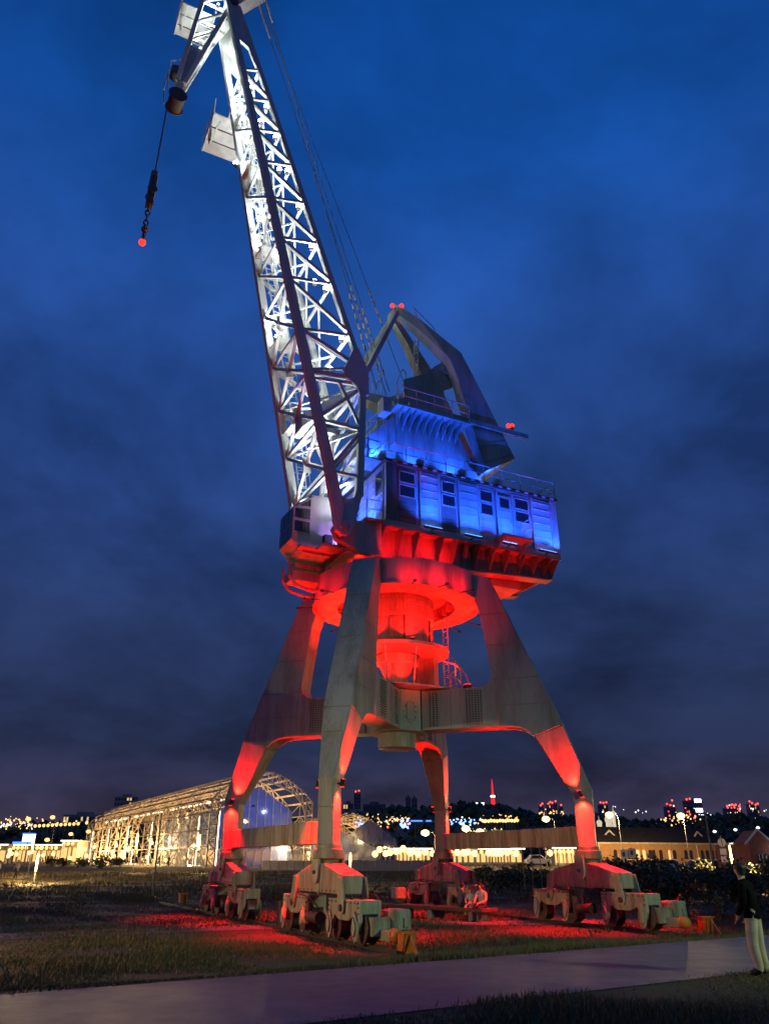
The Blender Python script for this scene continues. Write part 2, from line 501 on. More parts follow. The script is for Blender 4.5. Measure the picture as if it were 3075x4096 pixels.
# pipe frame, ladder and railing by the column
m = MB()
for an in (50, 85, 20):
    c, s_ = math.cos(R(an)), math.sin(R(an))
    m.path([(2.1 * c, 2.1 * s_, 9.95), (1.75 * c, 1.75 * s_, 8.5)], .028)
m.path([(2.1 * math.cos(R(a)), 2.1 * math.sin(R(a)), 9.25) for a in range(20, 90, 10)], .022)
m.build('pipe_frame', 'rail', colm)
m = MB()
for b_ in (.0, .38):
    m.tube((-2.35, b_, 8.45), (-2.35, b_, 11.9), .025)
for i in range(11): m.tube((-2.35, 0, 8.7 + i * .29), (-2.35, .38, 8.7 + i * .29), .015)
m.build('ladder', 'rail', colm)
m = MB()
for x, y in ((-2.6, .9), (-1.9, 1.6), (-1.2, 1.85), (-2.6, .1)):
    m.tube((x, y, 8.4), (x, y, 9.5), .025)
for z in (8.95, 9.5): m.path([(-1.2, 1.85, z), (-1.9, 1.6, z), (-2.6, .9, z), (-2.6, .1, z)], .022)
m.path([(-2.5, .4, 10.1), (-2.9, .8, 9.4), (-3.1, 1.1, 8.4)], .025)
m.build('platform_railing', 'rail', colm)
m = MB(); m.box(-1.75, -1.55, -.9, .5, 8.45, 10.0); m.build('cable_duct', 'paint', colm)

# made-up lamps on short arms, added to redden the ring's outer wall
for az in range(0, 360, 18):
    if min(abs((az - q + 180) % 360 - 180) for q in (45, 135, 225, 315)) < 10: continue
    c, s_ = math.cos(R(az)), math.sin(R(az))
    m = MB(); m.beam((3.6 * c, 3.6 * s_, 11.97), (4.25 * c, 4.25 * s_, 11.90), .035); m.beam((4.25 * c, 4.25 * s_, 11.86), (4.25 * c, 4.25 * s_, 11.94), .12, .09); fl = m.build('added_rim_lamp', 'lampbody', ring)
    spot((4.3 * c, 4.3 * s_, 12.0), (3.55 * c, 3.55 * s_, 12.3), RED, 60 if az < 40 or az > 310 else 110, 84, .7, .05, CR)
# small red lamps added on the ring to redden the house underside
for az in (30, 62, 90, 118, 150, 195, 240, 270, 300, 345):
    c, s_ = math.cos(R(az)), math.sin(R(az)); sg = 1 if s_ > 0 else -1
    m = MB(); m.beam((2.85 * c, 2.85 * s_, 13.10), (2.85 * c, 2.85 * s_, 13.22), .14, .12); fl = m.build('added_ring_lamp', 'lampbody', ring)
    m = MB(); m.beam((2.85 * c, 2.85 * s_, 13.222), (2.85 * c, 2.85 * s_, 13.232), .11, .10); m.build('lens', 'red_lens', fl)
    spot((2.85 * c, 2.85 * s_, 13.3), (2.85 * c, sg * 1.3, 14.6), RED, 300, 66, .6, .05, CR)
# red floodlights on the cross beams, washing the column, ring and house floor
for k in range(4):
    fn = leg_fn(k)
    m = MB(); p = fn(3.1, 8.52, 0); m.beam(fn(3.0, 8.44, 0), fn(3.0, 8.58, 0), .30, .22)
    fl = m.build('deck_floodlight', 'lampbody', hub)
    m = MB(); m.beam(fn(3.0, 8.58, 0), fn(3.0, 8.60, 0), .26, .18); m.build('lens', 'red_lens', fl)
    spot(fn(3.0, 8.66, 0), fn(2.0, 12, 0), RED, 1700, 84, .5, .10, CR)
for (a_, b_) in ((0, 1.8), (1.8, 0), (-1.8, 0), (0, -1.8)):
    spot((a_, b_, 8.6), (a_ * .5, b_ * .5, 11), RED, 560, 110, .4, .1, CR)
for k in range(6):      # lamps assumed on the balcony rim, shining up the column
    an = R(20 + 60 * k); c, s_ = math.cos(an), math.sin(an)
    m = MB(); m.beam((2.12 * c, 2.12 * s_, 10.12), (2.12 * c, 2.12 * s_, 10.24), .16, .12); fl = m.build('assumed_balcony_lamp', 'lampbody', colm)
    m = MB(); m.beam((2.12 * c, 2.12 * s_, 10.242), (2.12 * c, 2.12 * s_, 10.255), .13, .10); m.build('lens', 'red_lens', fl)
    spot((2.15 * c, 2.15 * s_, 10.32), (1.7 * c, 1.7 * s_, 12), RED, 560, 120, .5, .06, CR)

spot((-4.45, 4.2, 4.05), (-2.9, .6, .4), RED, 5200, 44, .8, .06, CR)  # added spot with no lamp body, puts red on bench and sitters
# tie beams along the rails
for a_ in (5.0, -5.0):
    m = MB(); m.box(a_ - .17, a_ + .17, -4.72, 4.72, 2.55, 3.22)
    tb = m.build('tie_beam', 'paint_low', CR, bevel=.02)
    for b_ in (-2.4, 0, 2.4):
        m = MB(); m.box(a_ - .19, a_ + .19, b_ - .05, b_ + .05, 2.54, 3.23); m.build('splice_plate', 'paint_low', tb)

# ---------------- bogie (built once at its own origin, then copied)
def make_bogie(first=True):
    m = MB()
    prof = [(-1.78, 1.72), (-.45, 2.02), (.45, 2.02), (1.78, 1.72), (1.78, 1.24), (-1.78, 1.24)]
    m.prism(prof, lambda u, v, t: (t, u, v), -.34, .34)
    bo = m.build('bogie', 'paint_low', CR, bevel=.02)
    for s_ in (-1, 1):      # horns that carry the yokes
        for t in (-1, 1):
            m = MB()
            pr = [(1.52, 1.68), (1.86, 1.68), (2.02, 1.05), (2.02, .86), (1.92, .76), (1.78, .78), (1.72, .9), (1.62, 1.22)]
            m.prism([(u * s_, v) for u, v in pr], lambda u, v, tt: (tt, u, v), t * .34, t * .40)
            m.build('horn', 'paint_low', bo, bevel=.01)
            m = MB(); m.tube((t * .38, s_ * 1.87, .92), (t * .44, s_ * 1.87, .92), .09, n=12); m.build('pin', 'iron', bo)
    for t in (-1, 1):       # hanging pivot discs of the leg fork
        m = MB(); pts = [(-.24, 2.25)] + [(-.24 * math.cos(math.pi * i / 10), 1.78 - .30 * math.sin(math.pi * i / 10)) for i in range(11)] + [(.24, 2.25)]
        m.prism(pts, lambda u, v, tt: (tt, u, v), t * .345, t * .44)
        m.build('pivot_plate', 'paint_low', bo, bevel=.01)
        m = MB(); m.tube((t * .43, 0, 1.78), (t * .50, 0, 1.78), .055, n=12); m.build('pin', 'iron', bo)
        m = MB(); m.box(t * .335 if t > 0 else -.352, .352 if t > 0 else -.335, .16, .19, 1.25, 1.9); m.build('seam_plate', 'iron', bo)
    for s_ in (-1, 1):
        y0 = 1.87 * s_
        for t in (-1, 1):
            m = MB()
            pr = [(-1.04, 1.13), (1.04, 1.13), (1.04, .62), (.92, .40), (.78, .40), (.62, .74), (.30, .62), (.18, .62), (-.18, .62), (-.30, .62), (-.62, .74), (-.78, .40), (-.92, .40), (-1.04, .62)]
            m.prism([(u + y0, v) for u, v in pr], lambda u, v, tt: (tt, u, v), t * .22, t * .32)
            m.build('yoke_plate', 'paint_low', bo, bevel=.01)
        m = MB(); m.box(-.22, .22, y0 + s_ * .55, y0 + s_ * 1.045, .80, 1.125); m.build('yoke_box', 'paint_low', bo, bevel=.015)
        m = MB(); m.box(-.22, .22, y0 - s_ * .55, y0 - s_ * 1.045, .80, 1.125); m.build('yoke_box', 'paint_low', bo, bevel=.015)
        for d in (-.84, .84):
            y = y0 + d
            def wheel(b):
                b.tube((-.13, 0, 0), (.13, 0, 0), .34, n=28); b.tube((-.17, 0, 0), (-.13, 0, 0), .385, n=28); b.tube((.13, 0, 0), (.17, 0, 0), .385, n=28)
                b.tube((-.24, 0, 0), (.24, 0, 0), .09, n=12); return b
            inst('crane_wheel', 'wheel', wheel, 'wheel', bo, loc=(0, y, .47))
            for t in (-1, 1):   # diamond axle covers
                def cover(b):
                    for x0, x1, k_ in ((0, .05, 1.), (.05, .10, .62)):
                        pr = [(0, .36), (.15, .1), (.17, -.08), (.08, -.30), (0, -.36), (-.08, -.30), (-.17, -.08), (-.15, .1)]
                        b.prism([(u * k_, v * k_) for u, v in pr], lambda u, v, tt: (tt, u, v), x0, x1)
                    return b
                o = inst('axle_cover', 'axle_cover', cover, 'paint_low', bo, loc=(t * .325, y, .50), rot=(0, 0, 0 if t > 0 else math.pi))
    m = MB()                # bolt heads
    for t in (-1, 1):
        for s_ in (-1, 1):
            for dy in (-.95, -.75, -.5, -.25, 0, .25, .5, .75, .95):
                m.tube((t * .32, 1.87 * s_ + dy, 1.06), (t * .345, 1.87 * s_ + dy, 1.06), .022, n=6)
            for dz in (.82, .95): m.tube((t * .32, 1.87 * s_ - .98, dz), (t * .345, 1.87 * s_ - .98, dz), .022, n=6); m.tube((t * .32, 1.87 * s_ + .98, dz), (t * .345, 1.87 * s_ + .98, dz), .022, n=6)
        for y in (-1.3, -1.0, -.7, -.4, .4, .7, 1.0, 1.3): m.tube((t * .34, y, 1.31), (t * .362, y, 1.31), .02, n=6)
    tag(m.build('bolts', 'iron', bo), kind='stuff')
    m = MB(); m.path([(.36, -1.5, 1.30), (.44, -1.2, 1.16), (.44, -.4, 1.12), (.40, .2, .9), (.42, .3, .75)], .02, 5); m.path([(-.5, 2.75, .9), (-.5, 2.3, 1.2), (-.38, 1.2, 1.28), (-.36, .3, 1.22)], .02, 5); m.build('cable', 'tyre', bo)
    # drive at one end: gearbox, motor, buffer
    m = MB(); m.box(-.62, .10, 2.98, 3.22, .30, .74); m.build('end_plate', 'paint_low', bo, bevel=.02)
    m = MB(); m.beam((-.28, 3.1, .34), (-.28, 3.72, .34), .30, .26); bu = m.build('buffer_arm', 'paint_low', bo, bevel=.02)
    m = MB(); m.tube((-.28, 3.70, .36), (-.28, 3.78, .36), .17, n=16); m.sphere((-.28, 3.84, .36), .17, 16, 8); m.build('buffer_ball', 'buffer', bu, smooth=True)
    m = MB(); m.box(-1.02, -.44, 2.7, 3.3, .40, .92); gb = m.build('gearbox', 'paint_low', bo, bevel=.05)
    m = MB(); m.box(-.92, -.78, 3.30, 3.34, .50, .72); m.tube((-.62, 3.29, .5), (-.62, 3.33, .5), .05); m.build('cover_latch', 'paint_low', gb)
    m = MB(); m.tube((.42, -.35, .60), (.42, .42, .60), .15, n=16); m.tube((.42, .42, .60), (.42, .5, .6), .17, n=16); m.tube((.42, -.35, .35), (.42, -.35, .95), .12, n=12)
    m.box(.2, .60, -.6, -.2, .25, .42); m.build('drive_motor', 'iron', bo, smooth=True)
    m = MB(); m.box(-.12, .12, -3.0, -2.62, .3, .62); m.build('rail_sweeper', 'paint_low', bo)
    return bo
bg0 = make_bogie()
bg0.location = (5, 5, 0)
for (a_, b_, rz) in ((-5, 5, 0), (-5, -5, math.pi), (5, -5, math.pi)):
    o = copy_tree(bg0, CR); o.location = (a_, b_, 0); o.rotation_euler = (0, 0, rz)
    if (a_, b_) == (5, -5):      # this bogie has no drive
        for ch in list(o.children):
            if ch.name.split('.')[0] in ('gearbox', 'buffer_arm', 'end_plate'):
                for g_ in list(ch.children): bpy.data.objects.remove(g_)
                bpy.data.objects.remove(ch)
# ---------------- turntable under the engine house
m = MB(); m.box(-7.55, 1.70, -2.22, 2.22, 15.02, 15.14)
tt = m.build('turntable', 'paint', CR)
for b_ in (-1, 1):
    m = MB(); m.prism([(1.7, 15.02), (-7.5, 15.02), (-7.5, 14.12), (-1.5, 13.75), (1.7, 13.75)], lambda u, v, t: (u, t, v), b_ * 1.30, b_ * 1.42)
    m.build('main_girder', 'paint', tt)
    m = MB(); m.loft([[(1.7, b_ * 1.05, 13.69), (1.7, b_ * 1.62, 13.69), (1.7, b_ * 1.62, 13.75), (1.7, b_ * 1.05, 13.75)],
                      [(-1.5, b_ * 1.05, 13.69), (-1.5, b_ * 1.62, 13.69), (-1.5, b_ * 1.62, 13.75), (-1.5, b_ * 1.05, 13.75)],
                      [(-7.5, b_ * 1.05, 14.06), (-7.5, b_ * 1.62, 14.06), (-7.5, b_ * 1.62, 14.12), (-7.5, b_ * 1.05, 14.12)]])
    m.build('girder_flange', 'paint', tt)
    m = MB(); m.box(-7.55, 1.7, b_ * 2.20, b_ * 2.26, 14.86, 15.145); m.build('edge_strip', 'paint', tt)
    for i, a_ in enumerate((1.62, .75, -.05, -1.25, -1.95, -2.55, -3.15, -3.95, -4.75, -5.6, -6.35, -7.0, -7.48)):
        zb = 13.78 if a_ > -1.5 else 13.78 + (-1.5 - a_) / 6.0 * .37
        m = MB(); m.prism([(1.43, 15.01), (2.18, 15.01), (2.18, 14.88), (1.55, zb + .02), (1.43, zb + .02)], lambda u, v, t: (t, b_ * u, v), a_ - .012, a_ + .012)
        m.build('gusset', 'paint', tt)
for a_ in (-2.6, -4.2, -5.8, -7.4):
    m = MB(); m.box(a_ - .05, a_ + .05, -1.3, 1.3, 14.2, 15.0); m.build('cross_girder', 'paint', tt)
m = MB(); m.lathe([(2.3, 13.1), (2.3, 13.28), (1.9, 13.3), (1.9, 13.72)], n=48); m.build('slew_bearing', 'paint', tt, smooth=True)
m = MB(); m.box(-6.1, -4.4, -1.5, 1.0, 13.55, 14.1); m.build('ballast_box', 'paint', tt, bevel=.02)
m = MB(); m.box(-3.2, -1.9, -.7, .7, 13.2, 13.9); m.build('slew_drive', 'paint', tt, bevel=.04)
for b_ in (-1, 1):          # boom foot brackets
    m = MB(); m.prism([(1.7, 15.0), (2.9, 14.95), (3.75, 14.75), (3.95, 14.4), (3.75, 13.95), (2.6, 13.55), (1.7, 13.55)], lambda u, v, t: (u, t, v), b_ * 1.72, b_ * 1.98)
    m.build('boom_bracket', 'paint', tt, bevel=.02)
    m = MB(); m.tube((3.55, b_ * 1.66, 14.42), (3.55, b_ * 2.48, 14.42), .19, n=16); m.build('pin', 'paint', tt, smooth=True)
m = MB(); m.box(1.7, 3.2, -1.72, 1.72, 13.6, 13.75); m.build('front_floor', 'paint', tt)
m = MB(); m.path([(4.9, -1.0, 13.5), (4.9, -1.0, 12.9), (4.6, -1.0, 12.5), (3.9, -1.0, 12.35), (3.2, -1.0, 12.5), (3.1, -1.0, 13.5)], .07)
m.path([(4.9, -.2, 13.5), (4.9, -.2, 12.9), (4.6, -.2, 12.5), (3.9, -.2, 12.35), (3.2, -.2, 12.5), (3.1, -.2, 13.5)], .07); m.build('cable_loop', 'paint', tt)
m = MB(); m.box(3.2, 4.8, -1.05, -.15, 12.75, 13.15); m.box(3.3, 4.7, -1.0, -.2, 13.3, 13.5); m.build('cable_tray', 'paint', tt)

# ---------------- engine house
m = MB(); m.box(-7.50, 1.62, -2.18, 2.18, 15.145, 17.93)
ho = m.build('engine_house', 'paint_house', CR)
m = MB(); m.box(-7.62, 1.74, -2.34, 2.34, 17.935, 18.03); m.build('house_roof', 'iron', ho)
SIDE = [(1.62, 1.10, 'plain'), (1.04, .15, 'win'), (-.01, -1.05, 'rib'), (-1.11, -1.90, 'win'), (-2.02, -3.10, 'rib'), (-3.15, -3.92, 'win'), (-4.04, -4.99, 'door'),
        (-5.06, -5.96, 'win'), (-6.06, -7.22, 'rib')]
for s_ in (1, -1):
    b0 = 2.18 * s_
    def slab(name, a0, a1, z0, z1, d0, d1, mt, par, bevel=0.):
        y0, y1 = sorted((b0 + s_ * d0, b0 + s_ * d1)); x0, x1 = sorted((a0, a1))
        mm = MB(); mm.box(x0, x1, y0, y1, z0, z1); return mm.build(name, mt, par, bevel=bevel)
    for a0, a1, kind in SIDE:
        wd = abs(a0 - a1)
        if kind == 'plain':
            slab('plain_panel', a0, a1, 15.16, 17.92, .002, .06, 'house_brown', ho, .01)
        elif kind == 'rib':
            p = slab('ribbed_panel', a0, a1, 15.2, 17.78, .002, .06, 'paint_house', ho)
            for a_ in (a0 - .03, a1 + .03): slab('panel_post', a_ - .035, a_ + .035, 15.17, 17.82, .062, .11, 'paint_house', p)
            for i in range(7): slab('rib', a0 - .10, a1 + .10, 15.46 + i * .355, 15.50 + i * .355, .062, .10, 'paint_house', p, .008)
        elif kind == 'win':
            p = slab('window_panel', a0, a1, 15.2, 17.80, .002, .03, 'house_brown' if a0 > -2 else 'paint_house', ho)
            for z0, z1 in ((17.05, 17.62), (16.38, 16.96)):
                mm = MB()
                for (x0, x1, y0, y1) in ((a1 + .04, a0 - .04, z1 - .035, z1), (a1 + .04, a0 - .04, z0, z0 + .035), (a1 + .04, a1 + .075, z0, z1), (a0 - .075, a0 - .04, z0, z1)):
                    ya, yb = sorted((b0 + s_ * .032, b0 + s_ * .075)); mm.box(x0, x1, ya, yb, y0, y1)
                mm.build('window_frame', 'rail', p)
                slab('pane', a0 - .076, a1 + .076, z0 + .036, z1 - .036, .032, .045, 'glass', p)
            for i in range(3): slab('rib', a0 - .06, a1 + .06, 15.42 + i * .33, 15.45 + i * .33, .032, .06, 'house_brown' if a0 > -2 else 'paint_house', p)
        else:
            p = slab('door', a0 - .08, a1 + .08, 15.24, 17.55, .002, .09, 'paint_house', ho, .01)
            slab('door_frame', a0, a0 - .07, 15.2, 17.7, .002, .14, 'paint_house', p); slab('door_frame', a1, a1 + .07, 15.2, 17.7, .002, .14, 'paint_house', p)
            slab('pane', a0 - .22, a1 + .22, 16.95, 17.4, .092, .10, 'glass', p)
            for z in (16.85, 16.72, 16.35, 15.95, 15.6): slab('rib', a0 - .2, a1 + .2, z, z + .035, .092, .12, 'paint_house', p)
            slab('handle', a1 + .16, a1 + .2, 16.2, 16.4, .092, .14, 'rail', p)
            slab('door_step', -3.75, -5.35, 15.12, 15.22, .14, .95, 'paint', p)
            for a_ in (-3.85, -5.2):
                mm = MB(); mm.prism([(2.2, 15.12), (3.05, 15.12), (2.2, 14.6)], lambda u, v, t: (t, s_ * u, v), a_ - .03, a_ + .03); mm.build('step_bracket', 'paint', p)
            mm = MB()
            ys = (b0 + s_ * .2, b0 + s_ * .92)
            for a_ in (-5.33,):
                mm.path([(a_, ys[0], 15.22), (a_, ys[0], 16.25), (a_, ys[1], 16.25), (a_, ys[1], 15.22)], .022); mm.path([(a_, ys[0], 15.75), (a_, ys[1], 15.75)], .02)
            mm.build('step_rail', 'rail', p)
    # eaves gutter with little brackets
    slab('gutter', 1.7, -7.55, 17.82, 17.92, .17, .25, 'iron', ho)
    for i in range(18): slab('gutter_bracket', 1.4 - i * .5, 1.2 - i * .5, 17.86, 17.925, .255, .29, 'rail', ho)
    # corner posts
    slab('corner_post', -7.27, -7.56, 15.16, 17.9, .002, .08, 'paint_house', ho, .01)
# front wall: glazed door and ribbed plates
for (y0, y1, kind) in ((1.25, 2.02, 'win'), (.55, 1.18, 'rib'), (-.3, .45, 'rib'), (-1.1, -.4, 'win'), (-2.0, -1.2, 'rib')):
    m = MB(); m.box(1.622, 1.67, y0, y1, 15.2, 17.8); p = m.build('front_panel', 'paint_house', ho)
    if kind == 'win':
        for z0, z1 in ((16.55, 17.6), (15.4, 16.42)):
            m = MB(); m.box(1.672, 1.69, y0 + .08, y1 - .08, z0, z1); m.build('pane', 'tent' if z0 < 16 else 'glass', p)
    else:
        for i in range(7):
            m = MB(); m.box(1.672, 1.71, y0 + .06, y1 - .06, 15.4 + i * .34, 15.435 + i * .34); m.build('rib', 'paint_house', p)
m = MB(); m.box(1.70, 2.55, -2.1, 2.2, 15.03, 15.10); m.build('front_gallery', 'paint', ho)
def handrail(name, pts, par, h=.85, mid=True, r=.024, post=1.05):
    mm = MB()
    for a, b in zip(pts, pts[1:]):
        a = V(a); b = V(b); n = max(1, round((b - a).length / post))
        mm.tube(a + V(0, 0, h), b + V(0, 0, h), r)
        if mid: mm.tube(a + V(0, 0, h * .5), b + V(0, 0, h * .5), r * .8)
        for i in range(n + 1):
            q = a + (b - a) * (i / n); mm.tube(q, q + V(0, 0, h), r * .85)
    return mm.build(name, 'rail', par)
handrail('gallery_rail', [(1.75, 2.15, 15.1), (2.5, 2.15, 15.1), (2.5, -2.0, 15.1)], ho)
handrail('roof_rail', [(1.68, 2.28, 18.03), (-7.55, 2.28, 18.03)], ho)
handrail('roof_rail', [(-7.55, 2.28, 18.03), (-7.55, -2.28, 18.03)], ho)
handrail('roof_rail', [(-7.55, -2.28, 18.03), (1.68, -2.28, 18.03)], ho)
handrail('roof_rail', [(1.68, -2.28, 18.03), (1.68, 2.28, 18.03)], ho)
# blue wall washers at the foot of the ribbed panels
for (a0, a1) in ((-.01, -1.05), (-2.02, -3.10), (-4.04, -4.99), (-6.06, -7.22)):
    ac = (a0 + a1) / 2
    m = MB(); m.box(a1 + .08, a0 - .08, 2.42, 2.52, 15.02, 15.10); m.box(ac - .03, ac + .03, 2.262, 2.44, 14.97, 15.015); wl = m.build('wall_washer', 'lampbody', ho)
    m = MB(); m.box(a1 + .1, a0 - .1, 2.43, 2.51, 15.102, 15.112); m.build('lens', 'blue_lens', wl)
    for k_ in (-.3, .3):
        spot((ac + k_, 3.3, 15.2), (ac + k_ * 1.5, 2.2, 16.8), BLUE, 470, 88, .7, .05, CR)
spot((-7.2, 2.75, 15.2), (-7.5, 2.1, 17), BLUE, 260, 100, .6, .04, CR)
# blue floods on the roof
def roof_flood(a_, b_, to, p, ang=110):
    mm = MB(); mm.box(a_ - .16, a_ + .16, b_ - .1, b_ + .1, 18.42, 18.66); mm.tube((a_, b_, 18.03), (a_, b_, 18.45), .03)
    fl = mm.build('roof_floodlight', 'paint_house', ho)
    mm = MB(); mm.box(a_ - .13, a_ + .13, b_ - .112, b_ - .102, 18.45, 18.63); mm.build('lens', 'blue_lens', fl)
    spot((a_, b_ - .2, 18.58), to, BLUE, p, ang, .5, .06, CR)
roof_flood(-.35, 1.75, (-.6, .9, 20.2), 420)
roof_flood(-2.6, 1.75, (-2.2, .9, 20.4), 380)
roof_flood(1.45, 1.5, (1.6, .2, 20.2), 700, 130)
roof_flood(-4.6, 1.7, (-3.6, .9, 20.6), 380)
spot((2.4, .9, 15.35), (1.66, .9, 17.2), BLUE, 800, 130, .5, .05, CR)
spot((2.4, -.9, 15.35), (1.66, -.9, 17.2), BLUE, 600, 130, .5, .05, CR)

# ---------------- tower on the roof
m = MB(); m.box(-2.75, .45, -.92, .92, 18.035, 21.35)
tw = m.build('winch_tower', 'paint', CR, bevel=.02)
m = MB(); m.prism([(-2.76, 18.04), (-4.9, 18.04), (-3.0, 21.34), (-2.76, 21.34)], lambda u, v, t: (u, t, v), -.80, .80); m.build('tower_stay', 'paint', tw)
m = MB(); m.box(-3.25, .75, -1.75, 1.75, 21.36, 21.46); dk = m.build('tower_deck', 'paint', tw)
for s_ in (1, -1):
    for i in range(10):
        a_ = .45 - i * .36
        m = MB(); m.prism([(.93, 21.355), (1.72, 21.355), (1.66, 21.22), (.93, 20.55)], lambda u, v, t: (t, s_ * u, v), a_ - .015, a_ + .015); m.build('deck_rib', 'paint', dk)
    m = MB(); m.box(-6.75, .1, s_ * 1.58 - .11, s_ * 1.58 + .11, 21.47, 21.74); lb = m.build('lamp_beam', 'paint', tw, bevel=.015)
    m = MB(); m.tube((-5.85, s_ * 1.58, 21.74), (-5.85, s_ * 1.58, 21.98), .03); m.box(-5.95, -5.75, s_ * 1.58 - .1, s_ * 1.58 + .1, 21.92, 21.96); wl = m.build('warning_lamp', 'lampbody', lb)
    m = MB(); m.sphere((-5.85, s_ * 1.58, 22.06), .11); m.sphere((-5.62, s_ * 1.58, 22.02), .10); m.build('lens', 'warn_lens', wl, smooth=True)
    point((-5.75, s_ * 1.58, 22.25), RED, 14, .1, CR)
handrail('deck_rail', [(.7, 1.72, 21.46), (-3.2, 1.72, 21.46)], tw, .95)
handrail('deck_rail', [(.7, -1.72, 21.46), (-3.2, -1.72, 21.46)], tw, .95)
# inclined hood from the tower down towards the boom, with stairs and rails
m = MB(); m.loft([[(.46, -.9, 19.8), (.46, .95, 19.8), (.46, .95, 21.3), (.46, -.9, 21.3)], [(2.3, -.9, 18.2), (2.3, .95, 18.2), (2.3, .95, 19.35), (2.3, -.9, 19.35)]])
hd = m.build('inclined_hood', 'paint', tw, bevel=.02)
for k_ in (.25, .5, .75):
    a_ = .46 + 1.84 * k_; zt = 21.3 - 1.95 * k_; zb = 19.8 - 1.6 * k_
    m = MB(); m.box(a_ - .04, a_ + .04, -.94, .99, zb - .05, zt + .05); m.build('hood_band', 'paint', hd)
handrail('hood_rail', [(.5, .95, 21.3), (2.3, .95, 19.35)], hd, .8)
m = MB(); m.box(1.0, 1.45, .99, 1.6, 20.9, 21.7); m.build('control_box', 'paint_house', hd, bevel=.03)
m = MB(); m.box(1.75, 2.9, 1.0, 2.1, 17.95, 18.02); m.build('landing', 'paint', hd)
handrail('landing_rail', [(1.8, 2.05, 18.02), (2.85, 2.05, 18.02), (2.85, 1.05, 18.02)], hd, .9)
# pivot plates carrying the rocker
GP = [(.5, 21.47), (.55, 22.1), (.0, 22.4), (.0, 23.45), (-1.35, 24.25), (-1.75, 24.75), (-2.25, 25.2), (-2.75, 25.0), (-2.95, 24.3), (-2.75, 23.75), (-2.3, 23.5), (-2.15, 22.6), (-2.5, 21.47)]
for s_ in (-1, 1):
    m = MB(); m.prism(GP, lambda u, v, t: (u, t, v), s_ * .86, s_ * .96); pp = m.build('pivot_plate', 'paint', tw, bevel=.01)
    m = MB(); m.tube((-2.42, s_ * .8, 24.72), (-2.42, s_ * 1.06, 24.72), .26, n=20); m.build('pivot_boss', 'paint', pp, smooth=True)
# forward arm with the luffing rack
m = MB(); m.loft([[(.5, -.3, 21.9), (.5, .5, 21.9), (.5, .5, 22.55), (.5, -.3, 22.55)], [(2.35, -.2, 22.15), (2.35, .4, 22.15), (2.35, .4, 22.5), (2.35, -.2, 22.5)]]); ar = m.build('rack_arm', 'paint', tw, bevel=.03)
m = MB(); m.tube((2.4, -.35, 22.3), (2.4, .55, 22.3), .2, n=14); m.tube((2.1, -.3, 22.65), (2.1, .5, 22.65), .16, n=14); m.build('rack_roller', 'rail', ar, smooth=True)
m = MB()
for a_ in (1.0, 1.45):
    m.path([(a_, .5, 22.5), (a_, .5, 23.1), (a_ + .05, .5, 23.25), (a_ + .2, .5, 23.25), (a_ + .25, .5, 23.1), (a_ + .25, .5, 22.5)], .025)
m.path([(.2, .7, 22.4), (.25, .7, 23.3), (.0, .7, 24.1), (-.1, .7, 24.2), (-.25, .7, 24.1), (-.3, .7, 23.4)], .03)
m.build('guard_hoop', 'rail', ar)
m = MB(); m.tube((-.4, -.7, 22.0), (-.4, .7, 22.0), .42, n=18); m.build('rope_drum', 'iron', tw, smooth=True)
m = MB(); m.box(-3.1, -2.8, -.75, .75, 20.0, 21.2); m.box(-3.6, -3.1, -.5, .5, 20.0, 20.9); m.build('red_glow_block', 'red_glow', tw)  # made-up block, its colour stands for a glimpse of red light

# ---------------- rocker arm with counterweight
def rk(a, b, z): return (a, b, z)
rockers = []
for s_ in (-1, 1):
    S = []
    for (ou, zu, ol, zl, bc, th) in ((.12, 28.35, -.02, 27.72, .28, .20), (-.9, 27.62, -.95, 26.85, .62, .26), (-3.05, 25.68, -2.30, 25.12, 1.22, .30), (-3.75, 24.3, -2.72, 24.0, 1.28, .30), (-4.9, 22.1, -3.40, 21.4, 1.28, .30), (-5.9, 20.2, -4.12, 19.1, 1.28, .30)):
        S.append([(ou, s_ * (bc - th), zu), (ou, s_ * (bc + th), zu), (ol, s_ * (bc + th), zl), (ol, s_ * (bc - th), zl)])
    m = MB(); m.loft(S); rockers.append(m)
m = MB()
for r_ in rockers: m._add(r_.v, r_.f)
rc = m.build('rocker_arm', 'paint', CR, bevel=.02)
m = MB(); m.loft([[(-4.75, b, z) if a == 0 else (a, b, z) for a, b, z in ((-5.35, -.97, 21.1), (-5.35, .97, 21.1), (-3.95, .97, 20.2), (-3.95, -.97, 20.2))], [(-5.86, -.97, 20.17), (-5.86, .97, 20.17), (-4.16, .97, 19.14), (-4.16, -.97, 19.14)]]); m.build('counterweight', 'paint', rc)
for k_ in (.25, .75):
    m = MB(); y = 1.285 * 1 + .30
    p0 = V(-5.15 - .35 * k_ * 2, y, 21.3 - .6 * k_ * 2); p1 = V(-3.65 - .3 * k_ * 2, y, 20.75 - .75 * k_ * 2)
    m.beam(p0, p1, .05, .10); m.build('cover_plate', 'paint', rc)
m = MB(); m.box(-.12, .22, -.42, .42, 27.75, 28.2); m.build('tip_yoke', 'paint', rc, bevel=.03)
m = MB(); m.path([(-.9, .8, 27.7), (-.75, .8, 28.2), (-1.9, .8, 27.35), (-2.0, .8, 26.75)], .022); m.build('grab_rail', 'rail', rc)
m = MB()
for b_ in (-.2, .2): m.tube((-1.25, b_, 24.3), (-1.3, b_, 27.0), .03)
for i in range(10): m.tube((-1.255 - i * .005, -.2, 24.5 + i * .26), (-1.255 - i * .005, .2, 24.5 + i * .26), .018)
m.build('ladder', 'rail', rc)
